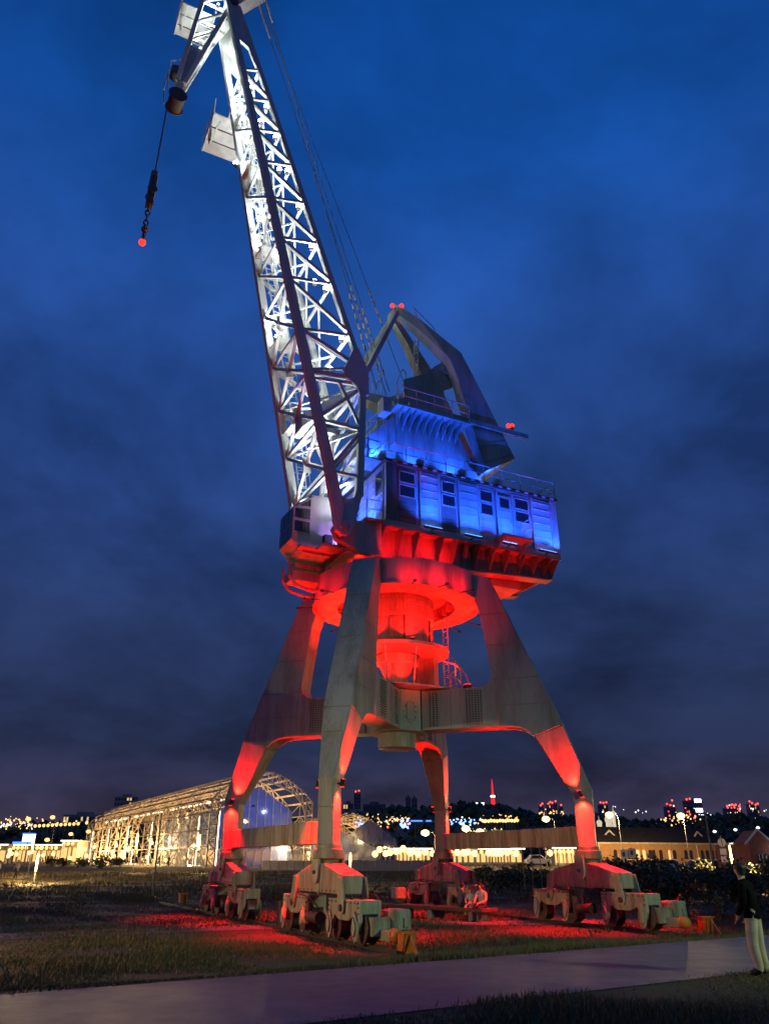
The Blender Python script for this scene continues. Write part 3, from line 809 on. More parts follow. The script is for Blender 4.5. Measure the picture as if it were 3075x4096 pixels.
for dx_, dy_, dz_ in ((.10, .0, 28.55), (-.25, .35, 28.42)):
    m = MB(); m.tube((dx_, dy_, dz_ - .35), (dx_, dy_, dz_), .03); wl = m.build('warning_lamp', 'lampbody', rc)
    m = MB(); m.sphere((dx_, dy_, dz_ + .06), .11); m.build('lens', 'warn_lens', wl, smooth=True)
point((-.05, .6, 28.75), RED, 14, .1, CR)
for s_ in (-1, 1):
    m = MB(); m.beam((.05, s_ * .36, 27.9), (2.55, s_ * 1.75, 22.3), .20, .26); m.build('tie_rod', 'paint', CR, bevel=.01)

# ---------------- ropes from the jib tail to the winch tower, with clamps
def rope(p, q, r=.022, beads=(), sag=.0):
    p = V(p); q = V(q); n = 10
    pts = [p + (q - p) * (i / n) - V(0, 0, sag * math.sin(math.pi * i / n)) for i in range(n + 1)]
    mm = MB(); mm.path(pts, r, 5); ro = mm.build('wire_rope', 'rope', CR)
    d = (q - p).normalized()
    for b in beads:
        i = min(n - 1, int(b * n)); c = pts[i] + (pts[i + 1] - pts[i]) * (b * n - i)
        mm = MB(); mm.tube(c - d * .09, c + d * .09, .058, n=8); mm.tube(c - d * .22, c - d * .11, .05, n=6); mm.build('rope_clamp', 'bead', ro)
    return ro
lowb = [.76 + i * .022 for i in range(10)]
hib = [.005 + i * .012 for i in range(9)]
rope((8.75, .5, 48.2), (1.3, .6, 22.7), beads=hib + lowb[2:])
rope((8.65, -.5, 48.2), (.2, -.5, 23.3), beads=hib + lowb)
rope((8.7, .15, 48.0), (.5, .4, 22.9), r=.018, beads=lowb[3:])
rope((8.7, -.2, 48.1), (-1.0, -.7, 24.3), r=.018, beads=lowb[1:7])
# ---------------- lattice boom
def Fc(z, s_):
    t = (z - 14.4) / 29.9; return V(3.6 + 6.85 * t, s_ * (2.2 - 1.4 * t), z)
def Rc(z, s_):
    if z >= 22.2:
        t = (z - 22.2) / 22.2; return V(2.6 + 7.25 * t, s_ * (1.9 - 1.1 * t), z)
    t = (22.2 - z) / 6.3; return V(2.6 + .25 * t, s_ * (1.9 + .25 * t), z)
m = MB()
for s_ in (-1, 1):
    m.beam(Fc(14.3, s_), Fc(45.2, s_), .40, .36, up=(0, 1, 0), w1=.30, h1=.28)
    m.beam(Rc(22.2, s_), Rc(45.0, s_), .26, .26, up=(0, 1, 0))
    m.beam(Rc(22.3, s_), Rc(15.9, s_), .30, .26, up=(0, 1, 0))
boom = m.build('lattice_boom', 'paint_boom', CR, bevel=.015)
for s_ in (-1, 1):
    FP = [(2.72, 16.9), (2.82, 15.7), (3.1, 14.5), (3.35, 14.08), (3.65, 14.0), (3.92, 14.2), (4.02, 14.9), (4.42, 16.9), (4.05, 16.6), (3.86, 16.0), (3.6, 15.72), (3.36, 15.66), (3.12, 15.85), (3.02, 16.2), (2.98, 16.9)]
    m = MB(); m.prism(FP, lambda u, v, t: (u, s_ * (t - (v - 14.4) * .047), v), 2.06, 2.34); m.build('foot_plate', 'paint_boom', boom, bevel=.01)
    # knee plate at the rear node
    NP = [(2.38, 21.2), (2.42, 22.5), (2.95, 23.6), (3.2, 23.5), (3.45, 22.7), (3.65, 22.2), (3.5, 21.8), (3.0, 21.5), (2.8, 21.0)]
    m = MB(); m.prism(NP, lambda u, v, t: (u, s_ * t, v), 1.86, 2.06); m.build('knee_plate', 'paint_boom', boom, bevel=.01)
    # head plate with slots
    HP = [tuple(Rc(40.2, 1).xz), tuple((Rc(44.9, 1) + V(-.1, 0, 0)).xz), tuple(Fc(45.2, 1).xz), tuple((Fc(42.2, 1) + V(-.12, 0, 0)).xz), (9.25, 41.8), (9.05, 41.2), (8.8, 40.6)]
    m = MB(); m.prism(HP, lambda u, v, t: (u, s_ * (t - (v - 40) * .047), v), .96, 1.12); m.build('head_plate', 'paint_boom', boom)
LV = [16.9, 19.3, 21.7, 23.9, 26.7, 29.0, 31.4, 33.7, 35.8, 37.9, 40.0]
def brace(p, q, wd, d=None):
    mm = MB(); mm.beam(p, q, wd, d or wd); return mm.build('brace', 'paint_boom', boom)
def rz(z): return z + .45
for s_ in (-1, 1):
    i0 = 3
    for i, z in enumerate(LV):
        f = Fc(z, s_)
        if i >= 3:
            brace(f, Rc(rz(z), s_), .11, .14)                       # strut
            if i > 3: brace(f, Rc(rz(LV[i - 1]) + .15, s_), .15, .16)   # long diagonal
        elif i == 2:
            brace(f, Rc(22.0, s_), .14, .2); brace(f + V(0, 0, -.35), Rc(21.7, s_), .12, .14)
            brace(Fc(z + .1, s_), Rc(22.6, s_), .10)
        else:
            brace(f, Rc(z, s_), .13, .13)
    brace(Fc(23.9, s_), Rc(22.6, s_), .19)
    brace(Fc(19.4, s_), Rc(21.6, s_), .15); brace(Rc(19.2, s_), Fc(17.0, s_), .15); brace(Fc(16.8, s_), Rc(18.9, s_), .10)
    brace(Rc(19.3, s_), Rc(21.5, s_) * .55 + Fc(21.5, s_) * .45, .14)
for i in range(len(LV)):
    z = LV[i]
    # front face: cross struts, crossed diagonals with a middle plate
    brace(Fc(z, -1), Fc(z, 1), .12, .13)
    if i + 1 < len(LV):
        z2 = LV[i + 1]
        if i < 4:
            c = (Fc(z, -1) + Fc(z, 1) + Fc(z2, -1) + Fc(z2, 1)) / 4
            for q in (Fc(z, -1), Fc(z, 1), Fc(z2, -1), Fc(z2, 1)): brace(q, c, .14, .14)
            mm = MB(); mm.beam(c - V(.05, 0, .38), c + V(.05, 0, .38), .05, .34); mm.build('cross_plate', 'paint_boom', boom)
        else:
            brace(Fc(z, -1) if i % 2 else Fc(z, 1), Fc(z2, 1) if i % 2 else Fc(z2, -1), .12, .12)
    # rear face
    if z > 22:
        brace(Rc(rz(z), -1), Rc(rz(z), 1), .13, .13)
        if i + 1 < len(LV):
            mid = (Rc(rz(LV[i + 1]), -1) + Rc(rz(LV[i + 1]), 1)) / 2
            brace(Rc(rz(z), -1), mid, .10); brace(Rc(rz(z), 1), mid, .10)
        # inner cross frame
        mid = (Rc(rz(z), -1) + Rc(rz(z), 1)) / 2
        brace(Fc(z, -1), mid, .08); brace(Fc(z, 1), mid, .08)
    else:
        brace(Rc(z, -1), Rc(z, 1), .13, .13)
        c = (Rc(z, -1) + Rc(z, 1) + Fc(z, -1) + Fc(z, 1)) / 4
        for q in (Rc(z, -1), Rc(z, 1), Fc(z, -1), Fc(z, 1)): brace(q, c, .08)
        if i < 2:
            z2 = LV[i + 1]; c = (Rc(z, -1) + Rc(z, 1) + Rc(z2, -1) + Rc(z2, 1)) / 4
            for q in (Rc(z, -1), Rc(z, 1), Rc(z2, -1), Rc(z2, 1)): brace(q, c, .12)
            mm = MB(); mm.beam(c - V(0, .18, 0), c + V(0, .18, 0), .05, .4); mm.build('cross_plate', 'paint_boom', boom)
# far-side wind plates (pale flat strips behind the lattice)
for z0, z1 in ((23.9, 40.0),):
    p0 = Fc(z0, -1) * .6 + Rc(z0, -1) * .4; p1 = Fc(z1, -1) * .5 + Rc(z1, -1) * .5
    brace(p0 + V(0, .1, 0), p1 + V(0, .1, 0), .05, .26)
# ladder with safety hoops up the far side
m = MB()
def Lp(z): return Fc(z, -1) * .80 + Rc(z, -1) * .20 + V(0, .55, 0)
for d in (-.2, .2):
    m.path([Lp(z) + V(d, 0, 0) for z in (17, 22, 28, 34, 39)], .025, 5)
for i in range(74):
    z = 17.2 + i * .3; m.tube(Lp(z) + V(-.2, 0, 0), Lp(z) + V(.2, 0, 0), .014, n=4)
for i in range(26):
    z = 17.5 + i * .85
    m.path([Lp(z) + V(.34 * math.cos(R(t)), .34 * math.sin(R(t)) + .12, 0) for t in range(-20, 221, 40)], .016, 4)
for t in (30, 90, 150):
    m.path([Lp(z) + V(.34 * math.cos(R(t)), .34 * math.sin(R(t)) + .12, 0) for z in (17.5, 22, 28, 34, 38.5)], .012, 4)
m.build('caged_ladder', 'rail', boom)
for z in (20.4, 24.9, 29.9, 34.6):     # resting platforms on the ladder
    c = Lp(z); m = MB(); m.box(c.x - .6, c.x + .55, c.y - .35, c.y + .75, z - .03, z + .03); m.build('rest_platform', 'paint_boom', boom)
# work platforms on the far side
def platform(x0, x1, y0, y1, z, par):
    m = MB(); m.box(x0, x1, y0, y1, z, z + .06); p = m.build('work_platform', 'paint_boom', par)
    for k_ in (1 / 3, 2 / 3):
        m = MB(); y = y0 + (y1 - y0) * k_; m.box(x0 - .0, x1, y - .025, y + .025, z - .05, z - .002); m.build('platform_joist', 'iron', p)
    for (a0, a1, c0, c1) in ((x0, x0 + .06, y0, y1), (x1 - .06, x1, y0, y1)):
        m = MB(); m.box(a0, a1, c0, c1, z - .06, z - .002); m.build('platform_edge', 'paint_boom', p)
    handrail('platform_rail', [(x0, y1, z + .06), (x0, y0, z + .06), (x1, y0, z + .06), (x1, y1, z + .06)], p, 1.1, r=.02)
platform(8.05, 10.2, -4.1, -1.42, 39.0, boom)
for p, q in (((8.3, -1.1, 38.0), (8.3, -3.4, 38.95)), ((9.9, -1.0, 38.0), (9.9, -3.4, 38.95)), ((8.2, -1.1, 39.0), (8.2, -1.5, 39.0)), ((9.4, -1.0, 39.0), (9.4, -1.5, 39.0))):
    brace(p, q, .08)
# luffing rack box and its motor inside the lower boom
m = MB(); m.loft([[(2.5, -.25, 22.0), (2.5, .55, 22.0), (2.5, .55, 22.55), (2.5, -.25, 22.55)], [(5.0, -.25, 19.6), (5.0, .55, 19.6), (5.0, .55, 20.3), (5.0, -.25, 20.3)]]); rb = m.build('luffing_rack', 'paint_boom', boom, bevel=.02)
m = MB(); m.tube((3.3, .3, 20.3), (3.9, .3, 20.0), .28, n=14); m.tube((2.7, .3, 20.4), (3.3, .3, 20.3), .18, n=12); m.box(3.2, 3.9, -.1, .7, 19.6, 19.85); m.build('luffing_motor', 'paint', rb, smooth=True)
brace((3.4, .3, 19.6), (3.4, .3, 16.0), .34, .10)
brace(Rc(19.3, -1), (3.4, .2, 19.6), .12); brace(Rc(19.3, 1), (3.4, .2, 19.6), .12)
# white boom lamps (bright heads fixed inside the lattice) and their light
def boom_lamp(p, pw):
    p = V(p); m = MB(); m.box(p.x - .10, p.x + .10, p.y - .07, p.y + .07, p.z - .16, p.z - .02); lm = m.build('boom_lamp', 'lampbody', boom)
    m = MB(); m.sphere((p.x, p.y, p.z + .07), .12, 10, 6); m.build('lens', 'white_lens', lm, smooth=True)
    spot((p.x, p.y, p.z + .24), (p.x + .23, p.y * .8, p.z + 1.24), WHITE, pw * 1.6, 118, .5, .08, CR, 'boom_light')
for i, (z, k_, b_, pw) in enumerate(((15.6, .6, -1.2, 240), (16.0, .5, 1.2, 240), (17.6, .5, .2, 300), (19.4, .6, -1.0, 260), (20.2, .55, -.4, 260), (22.8, .35, .9, 260), (24.5, .75, .5, 200), (25.3, .9, -1.1, 140), (27.6, .15, .9, 200), (29.4, .5, -.5, 170), (31.0, .9, .5, 200), (31.9, .85, -.8, 140), (34.2, .2, .7, 180), (36.4, .8, -.3, 160), (37.6, .2, .3, 160),
                                       (39.6, .35, .4, 170), (40.2, .8, -.4, 140), (42.3, .4, 0, 120))):
    c = (Fc(z, 1) * k_ + Rc(rz(z), 1) * (1 - k_)); boom_lamp((c.x, b_, z), pw)

for z in (24.2, 26.9, 29.3, 31.7, 33.9, 36.1, 38.1):
    c = Rc(z + .1, 1) * .88 + Fc(z + .1, 1) * .12; boom_lamp((c.x, c.y - .25, z), 60)
for z in (26.2, 30.6, 35.2, 38.8):
    c = Fc(z, -1) * .9 + Rc(z, -1) * .1; boom_lamp((c.x, c.y + .35, z), 60)
boom_lamp((8.75, -1.42, 35.9), 10); spot((8.75, -1.5, 36.2), (9.1, -2.7, 39), WHITE, 420, 80, .7, .08, CR, 'boom_light')  # lamp and spot added to whiten the underside of the platform
# ---------------- jib at the boom head
def jf(z): return V(12.45, 0, 38.5) + (V(11.85, 0, 45.4) - V(12.45, 0, 38.5)) * ((z - 38.5) / 6.9)
def jr(z): return V(12.08, 0, 38.2) + (V(10.45, 0, 45.0) - V(12.08, 0, 38.2)) * ((z - 38.2) / 6.8)
def off(p, s_, w0=.30):
    return p + V(0, s_ * (w0 + (p.z - 38) * .035), 0)
m = MB()
for s_ in (-1, 1):
    m.beam(off(jf(38.1), s_), off(jf(50.2), s_), .22, .22, up=(0, 1, 0)); m.beam(off(jr(38.0), s_), off(jr(50.2), s_), .24, .24, up=(0, 1, 0))
jib = m.build('jib', 'paint_boom', CR, bevel=.01)
for s_ in (-1, 1):
    NPj = [tuple(jf(41.0).xz), tuple(jf(38.2).xz), (12.55, 37.0), (12.25, 36.75), tuple(jr(38.0).xz), tuple(jr(41.0).xz)]
    m = MB(); m.prism(NPj, lambda u, v, t: (u, s_ * t, v), .30, .36); m.build('nose_plate', 'paint_boom', jib)
def jb(p, q, wd=.09):
    mm = MB(); mm.beam(p, q, wd); return mm.build('brace', 'paint_boom', jib)
zs = [41.2, 42.8, 44.5, 46.3, 48.2, 50.0]
for i, z in enumerate(zs):
    for s_ in (-1, 1):
        jb(off(jf(z), s_), off(jr(z), s_))
        if i + 1 < len(zs): jb(off(jf(z), s_), off(jr(zs[i + 1]), s_))
    jb(off(jf(z), -1), off(jf(z), 1)); jb(off(jr(z), -1), off(jr(z), 1))
    if i + 1 < len(zs):
        jb(off(jf(z), -1), off(jf(zs[i + 1]), 1)); jb(off(jr(z), 1), off(jr(zs[i + 1]), -1))
m = MB(); m.tube((12.35, -.42, 36.95), (12.35, .42, 36.95), .38, n=22); m.tube((12.35, -.46, 36.95), (12.35, -.40, 36.95), .46, n=22); m.tube((12.35, .40, 36.95), (12.35, .46, 36.95), .46, n=22); m.build('nose_sheave', 'iron', jib, smooth=True)
m = MB()
for s_ in (-1, 1):
    m.path([(12.5, s_ * .5, 39.4), (12.95, s_ * .5, 39.0), (13.0, s_ * .5, 38.0), (12.85, s_ * .5, 37.1)], .035)
m.path([(12.95, -.5, 39.0), (12.95, .5, 39.0)], .035); m.path([(13.0, -.5, 38.0), (13.0, .5, 38.0)], .035); m.build('nose_cage', 'rail', jib)
m = MB(); m.tube((12.6, -.3, 38.9), (12.6, .3, 38.9), .26, n=18); m.build('guide_sheave', 'wheel', jib, smooth=True)
platform(10.9, 12.8, -3.0, -1.0, 46.0, jib)
jb((11.2, -.6, 45.2), (11.2, -2.6, 45.95), .07); jb((12.5, -.5, 45.2), (12.5, -2.6, 45.95), .07)
m = MB(); m.beam((10.3, .0, 44.6), (12.0, -.55, 40.4), .5, .05, up=(0, 1, 0)); m.build('rope_guard', 'paint_boom', jib)
m = MB(); m.tube((10.3, -1.0, 45.1), (10.3, 1.0, 45.1), .24, n=16); m.build('jib_pin', 'iron', jib, smooth=True)
m = MB(); m.loft([[(8.3, -.5, 48.6), (8.3, .5, 48.6), (8.3, .5, 49.2), (8.3, -.5, 49.2)], [(10.2, -.5, 45.3), (10.2, .5, 45.3), (10.7, .5, 45.6), (10.7, -.5, 45.6)]]); m.build('jib_tail', 'paint_boom', jib)
for p, pw in (((11.35, .1, 43.4), 110), ((11.0, 0, 45.6), 110), ((11.75, .05, 41.2), 60), ((11.7, -1.2, 43.6), 60)):  # the last lamp is added to light the jib platform
    p = V(p); m = MB(); m.box(p.x - .09, p.x + .09, p.y - .07, p.y + .07, p.z - .14, p.z - .02); lm = m.build('jib_lamp', 'lampbody', jib)
    m = MB(); m.sphere((p.x, p.y, p.z + .06), .07, 10, 6); m.build('lens', 'white_lens', lm, smooth=True)
    point((p.x, p.y, p.z + .2), WHITE, pw * 2.2, .08, CR, 'boom_light')
# hook: two falls, block, chain and red ball lamp
m = MB()
for b_ in (-.12, .12): m.tube((12.72, b_, 36.95), (12.76, b_, 31.7), .035, n=6)
m.build('hoist_rope', 'rope', CR)
m = MB(); m.prism([(-.20, 31.72), (.20, 31.72), (.27, 31.3), (.27, 30.0), (.18, 29.6), (-.18, 29.6), (-.27, 30.0), (-.27, 31.3)], lambda u, v, t: (12.77 + t, u, v), -.16, .16)
hk = m.build('hook_block', 'iron', CR, bevel=.03)
m = MB(); m.box(12.75, 12.79, -.24, .24, 31.30, 31.34); m.box(12.62, 12.92, -.22, .22, 31.28, 31.33); m.build('block_band', 'rail', hk)
for s_ in (-1, 1):
    m = MB(); m.tube((12.77, s_ * .27, 30.45), (12.77, s_ * .34, 30.45), .22, n=18); m.build('block_sheave', 'iron', hk, smooth=True)
    m = MB(); m.box(12.935, 12.95, s_ * .03 - .02, s_ * .03 + .02, 30.3, 30.9); m.build('block_plate', 'rail', hk)
m = MB(); m.box(12.93, 12.95, -.14, .14, 30.55, 30.6); m.box(12.93, 12.95, -.02, .12, 30.85, 30.9); m.build('block_mark', 'rail', hk)
for i in range(5):
    m = MB(); z = 29.5 - i * .3; r_ = .1
    pts = [(r_ * math.cos(R(t)), .17 * math.sin(R(t))) for t in range(0, 361, 45)]
    m.path([(12.78 + (u if i % 2 else 0), (0 if i % 2 else u), z + v) for u, v in pts], .04, 6); m.build('chain_link', 'iron', hk)
m = MB(); m.sphere((12.78, 0, 28.2), .17, 10, 6); m.tube((12.78, 0, 27.55), (12.78, 0, 28.1), .08); m.build('hook_shank', 'iron', hk)
m = MB(); m.sphere((12.79, 0, 27.42), .15, 12, 8); m.build('hook_lamp', 'warn_lens', hk, smooth=True)
point((12.95, .1, 27.2), RED, 12, .15, CR)

# ---------------- driver's cab between the boom feet
b1, b0_ = .52, -1.0
SP = [(3.10, 13.90), (4.75, 13.90), (5.15, 14.25), (5.15, 15.72), (4.30, 16.35), (3.10, 16.35)]
m = MB(); m.prism(SP, lambda u, v, t: (u, t, v), b0_, b1)
cab = m.build('driver_cab', 'paint_house', CR, bevel=.02)
def pane(poly, y, name='pane'):
    mm = MB(); mm.prism(poly, lambda u, v, t: (u, t, v), y, y + .012); return mm.build(name, 'glass', cab)
for poly in ([(4.36, 14.58), (5.09, 14.58), (5.09, 15.12), (4.36, 15.12)], [(4.36, 15.20), (5.09, 15.20), (5.09, 15.68), (4.36, 15.74)], [(4.36, 15.81), (4.96, 15.77), (4.36, 16.22)]):
    pane(poly, b1 + .004)
    mm = MB()
    for a_, c_ in zip(poly, poly[1:] + poly[:1]): mm.beam((a_[0], b1 + .02, a_[1]), (c_[0], b1 + .02, c_[1]), .035, .035)
    mm.build('pane_frame', 'paint_house', cab)
for (p, q) in (((5.15, 14.28), (5.15, 14.98)), ((5.15, 14.98), (5.15, 15.72)), ((5.15, 15.72), (4.30, 16.35))):
    p3, q3 = V(p[0], 0, p[1]), V(q[0], 0, q[1]); d = (q3 - p3).normalized(); n = V(d.z, 0, -d.x)
    for y0, y1 in ((-.95, -.52), (-.46, .02), (.08, .47)):
        P0 = p3 + d * .05; P1 = q3 - d * .05
        mm = MB()
        mm.loft([[P0 + n * .004 + V(0, y0, 0), P0 + n * .004 + V(0, y1, 0), P0 + n * .016 + V(0, y1, 0), P0 + n * .016 + V(0, y0, 0)], [P1 + n * .004 + V(0, y0, 0), P1 + n * .004 + V(0, y1, 0), P1 + n * .016 + V(0, y1, 0), P1 + n * .016 + V(0, y0, 0)]])
        mm.build('pane', 'glass', cab)
m = MB(); m.prism([(3.0, 13.70), (4.62, 13.70), (4.80, 13.88), (3.0, 13.88)], lambda u, v, t: (u, t, v), b0_ - .05, b1 + .05); m.build('cab_floor', 'paint', cab)
m = MB(); m.box(2.2, 4.9, .56, .95, 13.80, 13.95); m.box(2.2, 4.2, .95, 1.6, 13.72, 13.84); m.build('cab_step', 'paint', cab)
m = MB(); m.box(3.5, 3.85, .70, 1.0, 14.15, 14.5); m.tube((3.68, .85, 13.95), (3.68, .85, 14.15), .04); sp = m.build('cab_floodlight', 'lampbody', cab)
handrail('cab_rail', [(2.5, .92, 13.95), (3.4, .92, 13.95)], cab, .9)
m = MB(); m.box(3.05, 4.35, b0_ - .02, b1 + .02, 16.352, 16.42); m.build('cab_roof', 'paint_house', cab)
spot((2.6, 1.4, 14.2), (3.9, .5, 15.2), (.45, .25, 1.0), 220, 110, .6, .08, CR)
# added red spot, floating without a housing: cab floor and cable loop
spot((4.2, -.2, 10.4), (4.2, -.2, 13.8), RED, 650, 56, .6, .1, CR)
# ================================================================== GROUND
def strip(name, left, right, n, dz, m, kind='structure', uvn=6):
    """surface between two edge lines, draped on the ground"""
    vs, fs = [], []
    for i in range(n + 1):
        a = V(*left[0]).lerp(V(*left[1]), i / n); b = V(*right[0]).lerp(V(*right[1]), i / n)
        for j in range(uvn + 1):
            p = a.lerp(b, j / uvn); vs.append((p.x, p.y, ground(p.x, p.y) + dz))
    k = uvn + 1
    for i in range(n):
        for j in range(uvn): fs.append((i * k + j, i * k + j + 1, (i + 1) * k + j + 1, (i + 1) * k + j))
    mm = MB(); mm._add(vs, fs)
    return tag(mm.build(name, m), kind=kind)
M['soil'] = mat('grass_ground', (.048, .045, .016), .9, scale=.16, c2=(.095, .068, .030), cover=.7, bump=.7, bscale=9)
M['asphalt'] = mat('path_asphalt', (.24, .185, .20), .5, scale=.25, c2=(.11, .09, .095), cover=1.0, bump=.5, bscale=60, spec=.45)
M['gravel'] = mat('gravel_path', (.17, .15, .13), .85, scale=.4, c2=(.11, .095, .08), bump=.5, bscale=40)
xs = [-900, -500, -300, -200, -140, -100, -70, -50, -36, -28, -22, -18, -15] + [-13 + i * 1.0 for i in range(28)] + [16, 18, 21, 25, 30, 37, 46, 60, 80, 110, 150, 210, 300, 500, 900]
ys = [-60, -30, -15, -6, 0, 4, 7] + [9 + i for i in range(30)] + [41, 44, 48, 52, 56, 60, 66, 72, 80, 90, 100, 112, 126, 140, 160, 180, 220, 300, 450, 700, 1200, 2500]
mm = MB(); nx = len(xs)
mm._add([(x, y, ground(x, y)) for y in ys for x in xs], [(j * nx + i, j * nx + i + 1, (j + 1) * nx + i + 1, (j + 1) * nx + i) for j in range(len(ys) - 1) for i in range(nx - 1)])
tag(mm.build('ground', 'soil', smooth=True), kind='structure')
dr = V(.848, .53, 0)
def off2(p, k): q = V(p[0], p[1], 0) + dr * k; return (q.x, q.y, 0)
strip('path', [off2((-5.87, 13.65), -30), off2((-5.87, 13.65), 60)], [off2((-3.4, 9.9), -30), off2((-3.4, 9.9), 60)], 60, .012, 'asphalt', uvn=8)
strip('side_path', [(-40, 13.5, 0), (-3.4, 31.6, 0)], [(-39, 11.0, 0), (-2.8, 29.6, 0)], 30, .010, 'gravel')
strip('side_path', [(-2.9, 31.7, 0), (9.6, 33.8, 0)], [(-2.4, 29.6, 0), (9.9, 31.6, 0)], 12, .014, 'gravel')
strip('park_path', [(-69, 61, 0), (-33, 71, 0)], [(-67.5, 58.4, 0), (-32, 68.2, 0)], 12, .014, 'gravel')
strip('park_path', [(-33, 71, 0), (14, 83, 0)], [(-32, 68.2, 0), (15, 81.2, 0)], 12, .018, 'gravel')
strip('park_path', [(-60, 100, 0), (-6, 108, 0)], [(-60, 97.5, 0), (-6, 106, 0)], 12, .018, 'gravel')

# rails with stops at their ends
E_ = R(-108.05 - 45)
def W(a, b, z=0.):
    return V(.504 + a * math.cos(E_) - b * math.sin(E_), 32.0 + a * math.sin(E_) + b * math.cos(E_), z)
for a_, lab in ((5, 'steel crane rail in the grass on the side of the driver cab'), (-5, 'steel crane rail in the grass on the side of the engine house tail')):
    mm = MB(); mm.beam(W(a_, -17.6, .05), W(a_, 9.3, .05), .07, .11); tag(mm.build('crane_rail', 'iron'), lab, 'rail', 'crane rails')
def chock(a_, b_, sgn, lab):
    t = empty('rail_stop', W(a_, b_), E_ + (0 if sgn > 0 else math.pi))
    tag(t, lab, 'rail stop', 'orange stops on the rail ends')
    for y in (-.16, .16):
        mm = MB(); mm.prism([(-.10, .0), (.10, .0), (.10, .42), (-.10, .42)] if False else [(-.28, 0), (-.02, 0), (.10, .46), (-.22, .46)], lambda u, v, tt_: (tt_, u, v), y - .02 + .0, y + .02); mm.build('side_plate', 'chock', t)
    mm = MB(); mm.box(-.20, .20, -.20, .14, .44, .475); mm.build('top_plate', 'chock', t)
    mm = MB(); mm.loft([[(-.14, -.02, 0), (.14, -.02, 0), (.14, .03, 0), (-.14, .03, 0)], [(-.14, .08, .44), (.14, .08, .44), (.14, .12, .44), (-.14, .12, .44)]]); mm.build('face_plate', 'chock', t)
    mm = MB(); mm.loft([[(-.03, .38, 0), (.03, .38, 0), (.03, .46, 0), (-.03, .46, 0)], [(-.03, .10, .42), (.03, .10, .42), (.03, .16, .42), (-.03, .16, .42)]]); mm.build('strut', 'chock', t)
chock(4.6, 9.25, 1, 'orange steel rail stop beside the bogie with the tall gearbox, next to the path')
chock(-6.6, 8.5, 1, 'orange steel rail stop by the man in black, at the edge of the bushes')
chock(3.8, -17.6, -1, 'small orange rail stop on the far grass between pavilion and leg')
chock(-7.2, -17.2, -1, 'small orange rail stop far behind the foremost leg')
# bin by the foremost bogie
t = empty('litter_bin', W(4.45, -.35)); tag(t, 'dark round steel litter bin at the rear end of the foremost bogie', 'bin')
mm = MB(); mm.lathe([(.16, .02), (.17, .75), (.15, .75), (.14, .08)], n=20, closed=True); mm.build('drum', 'iron', t, smooth=True)
mm = MB(); mm.lathe([(.182, .73), (.182, .79), (.15, .79), (.15, .73)], n=20, closed=True); mm.build('rim', 'iron', t, smooth=True)
mm = MB(); mm.box(.155, .21, -.08, .08, .3, .6); mm.build('latch', 'rail', t)

# bench under the crane
t = empty('long_bench', (2.25, 33.85, 0), R(-45)); tag(t, 'long low slab bench in red light under the crane', 'bench')
for y in (-.32, 0, .32):
    mm = MB(); mm.box(-2.4, 2.4, y - .155, y + .155, .34, .46); mm.build('plank', 'wood', t, bevel=.01)
for x in (-2.0, -.3, 1.8):
    mm = MB(); mm.box(x - .12, x + .12, -.42, .42, 0, .335); mm.build('leg', 'conc', t, bevel=.01)

# grass: blades on both sides of the path and round the crane, nobody could count them
random.seed(3)
def grass(name, lab, n, region, h0, h1):
    vs, fs = [], []
    k = 0
    while k < n:
        x, y = region()
        q = (x + 5.87) * -.53 + (y - 13.65) * .848
        if -4.35 + random.gauss(0, .10) < q < .12 - abs(random.gauss(0, .14)): continue
        if math.sin(x * .9 + 2.0 * math.sin(y * .33)) * math.sin(y * 1.1 + 1.7 * math.sin(x * .41)) + random.gauss(0, .35) < -.25: continue
        z = ground(x, y); a = random.random() * 6.28; h = random.uniform(h0, h1) * (1 + .6 * math.sin(x * .7 + 1.3 * math.sin(y * .5))); wd = .010 + .004 * y / 12
        lx, ly = random.gauss(0, .35) * h, random.gauss(0, .35) * h
        i = len(vs); vs += [(x - wd * math.cos(a), y - wd * math.sin(a), z - .01), (x + wd * math.cos(a), y + wd * math.sin(a), z - .01), (x + lx, y + ly, z + h)]
        fs.append((i, i + 1, i + 2)); k += 1
    mm = MB(); mm._add(vs, fs)
    return tag(mm.build(name, 'grassb'), lab, 'grass', kind='stuff')
def reg1():
    y = random.uniform(8, 24); x = random.uniform(-.62, .62) * y; return x, y
def reg2():
    y = 18 + 34 * random.random() ** 1.4; x = random.uniform(-.6, .6) * y; return x, y
grass('grass', 'short dry grass along the path and under the crane', 80000, reg1, .03, .085)
grass('grass', 'longer meadow grass spreading behind the crane rails', 70000, reg2, .04, .13)

def reg3():
    y = random.uniform(48, 112); x = random.uniform(-.55, .5) * y; return x, y
grass('grass', 'far park lawn between the crane and the lit pavilions', 60000, reg3, .12, .30)
